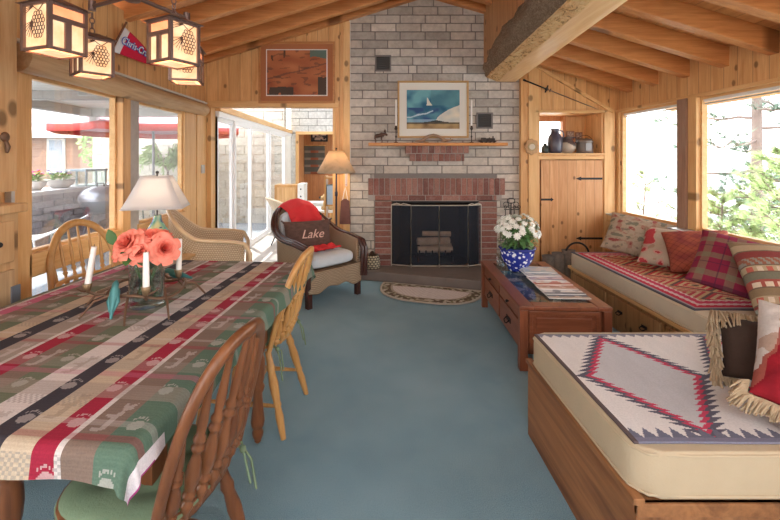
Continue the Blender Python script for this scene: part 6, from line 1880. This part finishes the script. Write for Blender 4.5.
m = MB(); m.box(-6.5,-.74,2.35,2.6,-.68,2.55); m.box(2.55,-.7,2.35,2.62,5.5,2.55); m.build('fascia', plain('cream fascia', (.52,.45,.36), .7), hs_)

# ------------------------------------------------------------------ trees
def foliage_cloud(mb, c, rx, ry, rz, n, s, rg, aspect=.5):
    for _ in range(n):
        a = rg.uniform(0, 2*PI); ph = math.acos(rg.uniform(-1,1)); r = rg.uniform(.45,1)**.5
        p = V(c)+V((rx*r*math.sin(ph)*math.cos(a), ry*r*math.sin(ph)*math.sin(a), rz*r*math.cos(ph)))
        d = V((rg.gauss(0,1), rg.gauss(0,1), rg.gauss(0,.8))).normalized(); e = d.orthogonal().normalized()
        ss = s*rg.uniform(.6,1.3)
        mb.add([p-e*ss*aspect*.5, p+d*ss*.5, p+e*ss*aspect*.5, p-d*ss*.5], [(0,1,2,3)])
BRK = plain('pine trunk bark', (.22,.16,.14), .95, 0, .3, 6, .5, 20)
def needle_tuft(mb, p, d, L, n, rg, w=.006):
    d = V(d).normalized()
    for _ in range(n):
        q = (d+V((rg.gauss(0,.45), rg.gauss(0,.45), rg.gauss(0,.45)))).normalized(); e = q.orthogonal().normalized()*w
        l = L*rg.uniform(.7,1.1); mb.add([p-e, p+e, p+q*l], [(0,1,2)])
def pine(label, loc, h, r, nb, lmat, seed, zlow=.15, tuft=.16, ntuft=26, conical=True, w=.007, tr=.12, den=3):
    t = thing('pine_tree', label, 'tree', loc); rg = random.Random(seed)
    m = MB(); m.tube([V((.02*math.sin(i), .02*math.cos(i*2), h*i/8)) for i in range(9)], [tr*(1-.8*i/8) for i in range(9)], 10); m.build('trunk', BRK, t)
    mb = MB(); mf = MB()
    for k_ in range(nb):
        f = k_/nb; z = h*(zlow+(1-zlow)*f); a = k_*2.4+rg.uniform(-.3,.3)
        L = r*((1-f)**.7+.12 if conical else rg.uniform(.6,1.0))
        up = .5 if conical else rg.uniform(-.35,.25)
        pts = [V((0,0,z))]
        for j in range(1, 6):
            q = j/5; pts.append(V((math.cos(a)*L*q, math.sin(a)*L*q, z+L*(up*q*q-.05*q)+rg.uniform(-.05,.05)*L)))
        mb.tube(pts, [max(.006, tr*.22*(1-.8*j/5)) for j in range(6)], 5)
        for j in range(2, 6):
            for s_ in range(den):
                o_ = V((rg.gauss(0,.13)*L, rg.gauss(0,.13)*L, rg.gauss(0,.06)*L+.02)); p = pts[j]+o_
                mb.tube([pts[j], p], .005, 4)
                needle_tuft(mf, p, (o_.x+math.cos(a)*.3, o_.y+math.sin(a)*.3, .5), tuft, ntuft, rg, w)
    mb.build('branches', BRK, t); mf.build('needles', lmat, t)
    return t
PG = plain('blue green needles', (.20,.29,.22), .8, 0, .3, 3); PB = plain('bright green needles', (.42,.52,.24), .8, 0, .3, 3)
pine('tall ponderosa pine with a bare trunk outside the wide lake window', (8.0, 8.75, -9.0), 18.0, 1.75, 46, PG, 4, .46, .34, 22, False, .012, .17, 4)
pine('small young pine seen low through the lake window nearest the cupboard', (6.2, 9.6, -2.6), 3.72, .75, 34, PB, 8, .1, .16, 16, True, .006, .05, 2)
pine('second young pine beside the window post, lower than its neighbour', (6.75, 9.2, -2.8), 3.35, .7, 30, PB, 9, .1, .16, 16, True, .006, .05, 2)
pine('bushy bright pine in front of the tall ponderosa trunk', (6.9, 7.0, -2.6), 4.1, 1.1, 60, PB, 10, .2, .2, 22, True, .008, .08, 4)
pine('bright young pine against the window post of the wide lake window', (6.3, 7.6, -2.6), 3.35, .8, 44, PB, 11, .2, .18, 20, True, .007, .06, 3)
pine('bright pine behind the striped pillow, close to the wide lake window', (5.6, 5.2, -2.6), 3.9, 1.0, 60, PB, 12, .2, .18, 22, True, .007, .07, 4)
pine('rounded green pine far down the slope beyond the wide lake window', (9.6, 10.5, -5), 6.2, 1.6, 60, PG, 13, .2, .26, 20, True, .012, .1, 3)
def bush(name, label, cat, loc, cs, lmat, n, s, seed, trunk=True):
    t = thing(name, label, cat, loc); rg = random.Random(seed); m = MB()
    for (x, y, z, rx, ry, rz) in cs: foliage_cloud(m, (x,y,z), rx, ry, rz, n, s, rg)
    m.build('foliage', lmat, t)
    if trunk: m = MB(); m.tube([(0,0,0),(.05,0,cs[0][2]*.5),(cs[0][0],cs[0][1],cs[0][2])], [.09,.06,.03], 8); m.build('trunk', BRK, t)
LG = plain('light garden leaf', (.30,.42,.16), .7, 0, .3, 3); LG2 = plain('olive willow leaf', (.24,.34,.13), .7, 0, .3, 3)
bush('leafy_tree', 'light green tree between the house and the block wall', 'tree', (-8.3, 13.0, 0), [(0,0,1.9,.7,.7,.9),(.3,0,1.2,.6,.6,.6),(-.2,0,2.6,.5,.5,.6)], LG, 500, .16, 1)
bush('leafy_tree', 'green treetop showing over the pale shingle roof', 'tree', (-17, 27, 0), [(0,0,6.6,5,2,1.4),(-6,0,7.0,5,2,1.6),(5,0,6.2,4,2,1.0)], LG, 1500, .45, 2)
t = thing('willow_bush', 'olive green willowy shrub against the cream block wall', 'shrub', (-4.35, 8.9, 0)); rg = random.Random(5); m = MB(); mb = MB()
for k_ in range(26):
    a = rg.uniform(0, 2*PI); L_2 = rg.uniform(.4,.75); p0 = V((0,0,1.15)); p1 = V((math.cos(a)*L_2*.6, math.sin(a)*L_2*.25, 1.15+rg.uniform(.3,.6))); p2 = p1+V((math.cos(a)*L_2*.5, 0, -rg.uniform(.1,.5)))
    mb.tube([p0, p1, p2], [.012,.008,.004], 5)
    for q in range(26): f = q/25; p = (p1.lerp(p2, f) if q % 2 else p0.lerp(p1, .4+.6*f)); leaf_mb(m, p, (rg.gauss(0,.6)+math.cos(a), rg.gauss(0,.5), -.6+rg.gauss(0,.4)), (0,1,.2), .13, .028)
m.build('foliage', LG2, t); mb.tube([(0,0,0),(0,0,1.2)], [.04,.02], 8); mb.build('stem', BRK, t)
# lake and far shore
t = NT('lake water'); co = t.coord(); t.base((.45,.53,.58), .12, 0, .5); t.bump(t.noise(co, .6, 3), .2, .1)
m = MB(); m.box(12, -300, -9.3, 1400, 1500, -9.2); struct(m.build('lake_water', t.m))
m = MB()
pts = []; rg = random.Random(3)
for i in range(200):
    x = 150+i*6; y = 900; z = -9.3+ 5+4*mnoise.noise(V((i*.13,0,0)))+3*mnoise.noise(V((i*.5,1,0)))
    pts.append((x, y, z))
vs_2 = [(x, y, -9.5) for x, y, z in pts]+[(x, y+30, max(z,-8.9)) for x, y, z in pts]+[(x, y+120, -9.5) for x, y, z in pts]
fs_ = [(i, i+1, 200+i+1, 200+i) for i in range(199)]+[(200+i, 201+i, 401+i, 400+i) for i in range(199)]
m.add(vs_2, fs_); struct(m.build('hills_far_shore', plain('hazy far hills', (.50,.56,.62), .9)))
m = MB(); m.add([(XR+.13,-6,-1.2),(XR+.13,14,-1.2),(12,14,-6.5),(12,-6,-6.5),(13,14,-9.6),(13,-6,-9.6)], [(0,1,2,3),(3,2,4,5)]); struct(m.build('ground_slope', plain('dry slope', (.30,.27,.18), .95, 0, .3, 1)))
# support ground behind/around
m = MB(); m.box(XL-.13, YB+.5, -.4, XL+.0, 12, -.13); 
# ------------------------------------------------------------------ camera, world, lights
cam = bpy.data.cameras.new('camera'); co_ = bpy.data.objects.new('camera', cam); COL.objects.link(co_)
co_.location = (0, 0, 1.4); co_.rotation_euler = (R(90), 0, 0)
cam.sensor_width = 36; cam.lens = 420/780*36; cam.shift_x = 17/780; cam.shift_y = -101/780; cam.clip_start = .02; cam.clip_end = 2000
SC.camera = co_
w = bpy.data.worlds.new('sky'); SC.world = w; w.use_nodes = True
nt = w.node_tree; bg = nt.nodes['Background']
tc = nt.nodes.new('ShaderNodeTexCoord'); sp = nt.nodes.new('ShaderNodeSeparateXYZ'); nt.links.new(tc.outputs['Generated'], sp.inputs[0])
rp = nt.nodes.new('ShaderNodeValToRGB'); nt.links.new(sp.outputs[2], rp.inputs[0])
rp.color_ramp.elements[0].position = 0.0; rp.color_ramp.elements[0].color = (1,.98,.95,1)
rp.color_ramp.elements[1].position = .6; rp.color_ramp.elements[1].color = (.86,.92,1,1)
nt.links.new(rp.outputs[0], bg.inputs[0]); bg.inputs[1].default_value = 2.6
sun = bpy.data.lights.new('sun', 'SUN'); so = bpy.data.objects.new('sun', sun); COL.objects.link(so)
so.location = (-3, 2, 12); so.rotation_euler = (R(-14), R(-10), 0); sun.energy = 3.2; sun.angle = R(1); sun.color = (1,.95,.87)
def portal(name, loc, rot, sx, sy):
    l = bpy.data.lights.new(name, 'AREA'); l.shape = 'RECTANGLE'; l.size = sx; l.size_y = sy; l.cycles.is_portal = True
    o = bpy.data.objects.new(name, l); COL.objects.link(o); o.location = loc; o.rotation_euler = rot
portal('portal rear', (.44, YR-.2, 1.6), (R(90), 0, 0), 4.9, 3.2)
portal('portal roof', (.44, -1.4, 3.6), (0, 0, 0), 6.0, 1.3)
portal('portal right', (XR+.2, 1.7, 1.36), (0, R(90), 0), 1.25, 6.6)
portal('portal left', (XL-.2, 1.6, 1.0), (0, R(-90), 0), 1.9, 6.2)
portal('portal skylight', (-1.13, 7.5, 2.8), (0, 0, 0), 1.7, 4.8)
SC.view_settings.view_transform = 'Standard'; SC.view_settings.look = 'None'; SC.view_settings.gamma = 1.0
SC.view_settings.use_curve_mapping = False; SC.view_settings.exposure = 1.42
SC.cycles.use_denoising = True; SC.cycles.max_bounces = 10; SC.cycles.diffuse_bounces = 6; SC.cycles.transparent_max_bounces = 16
SC.cycles.sample_clamp_indirect = 8; SC.cycles.use_adaptive_sampling = True
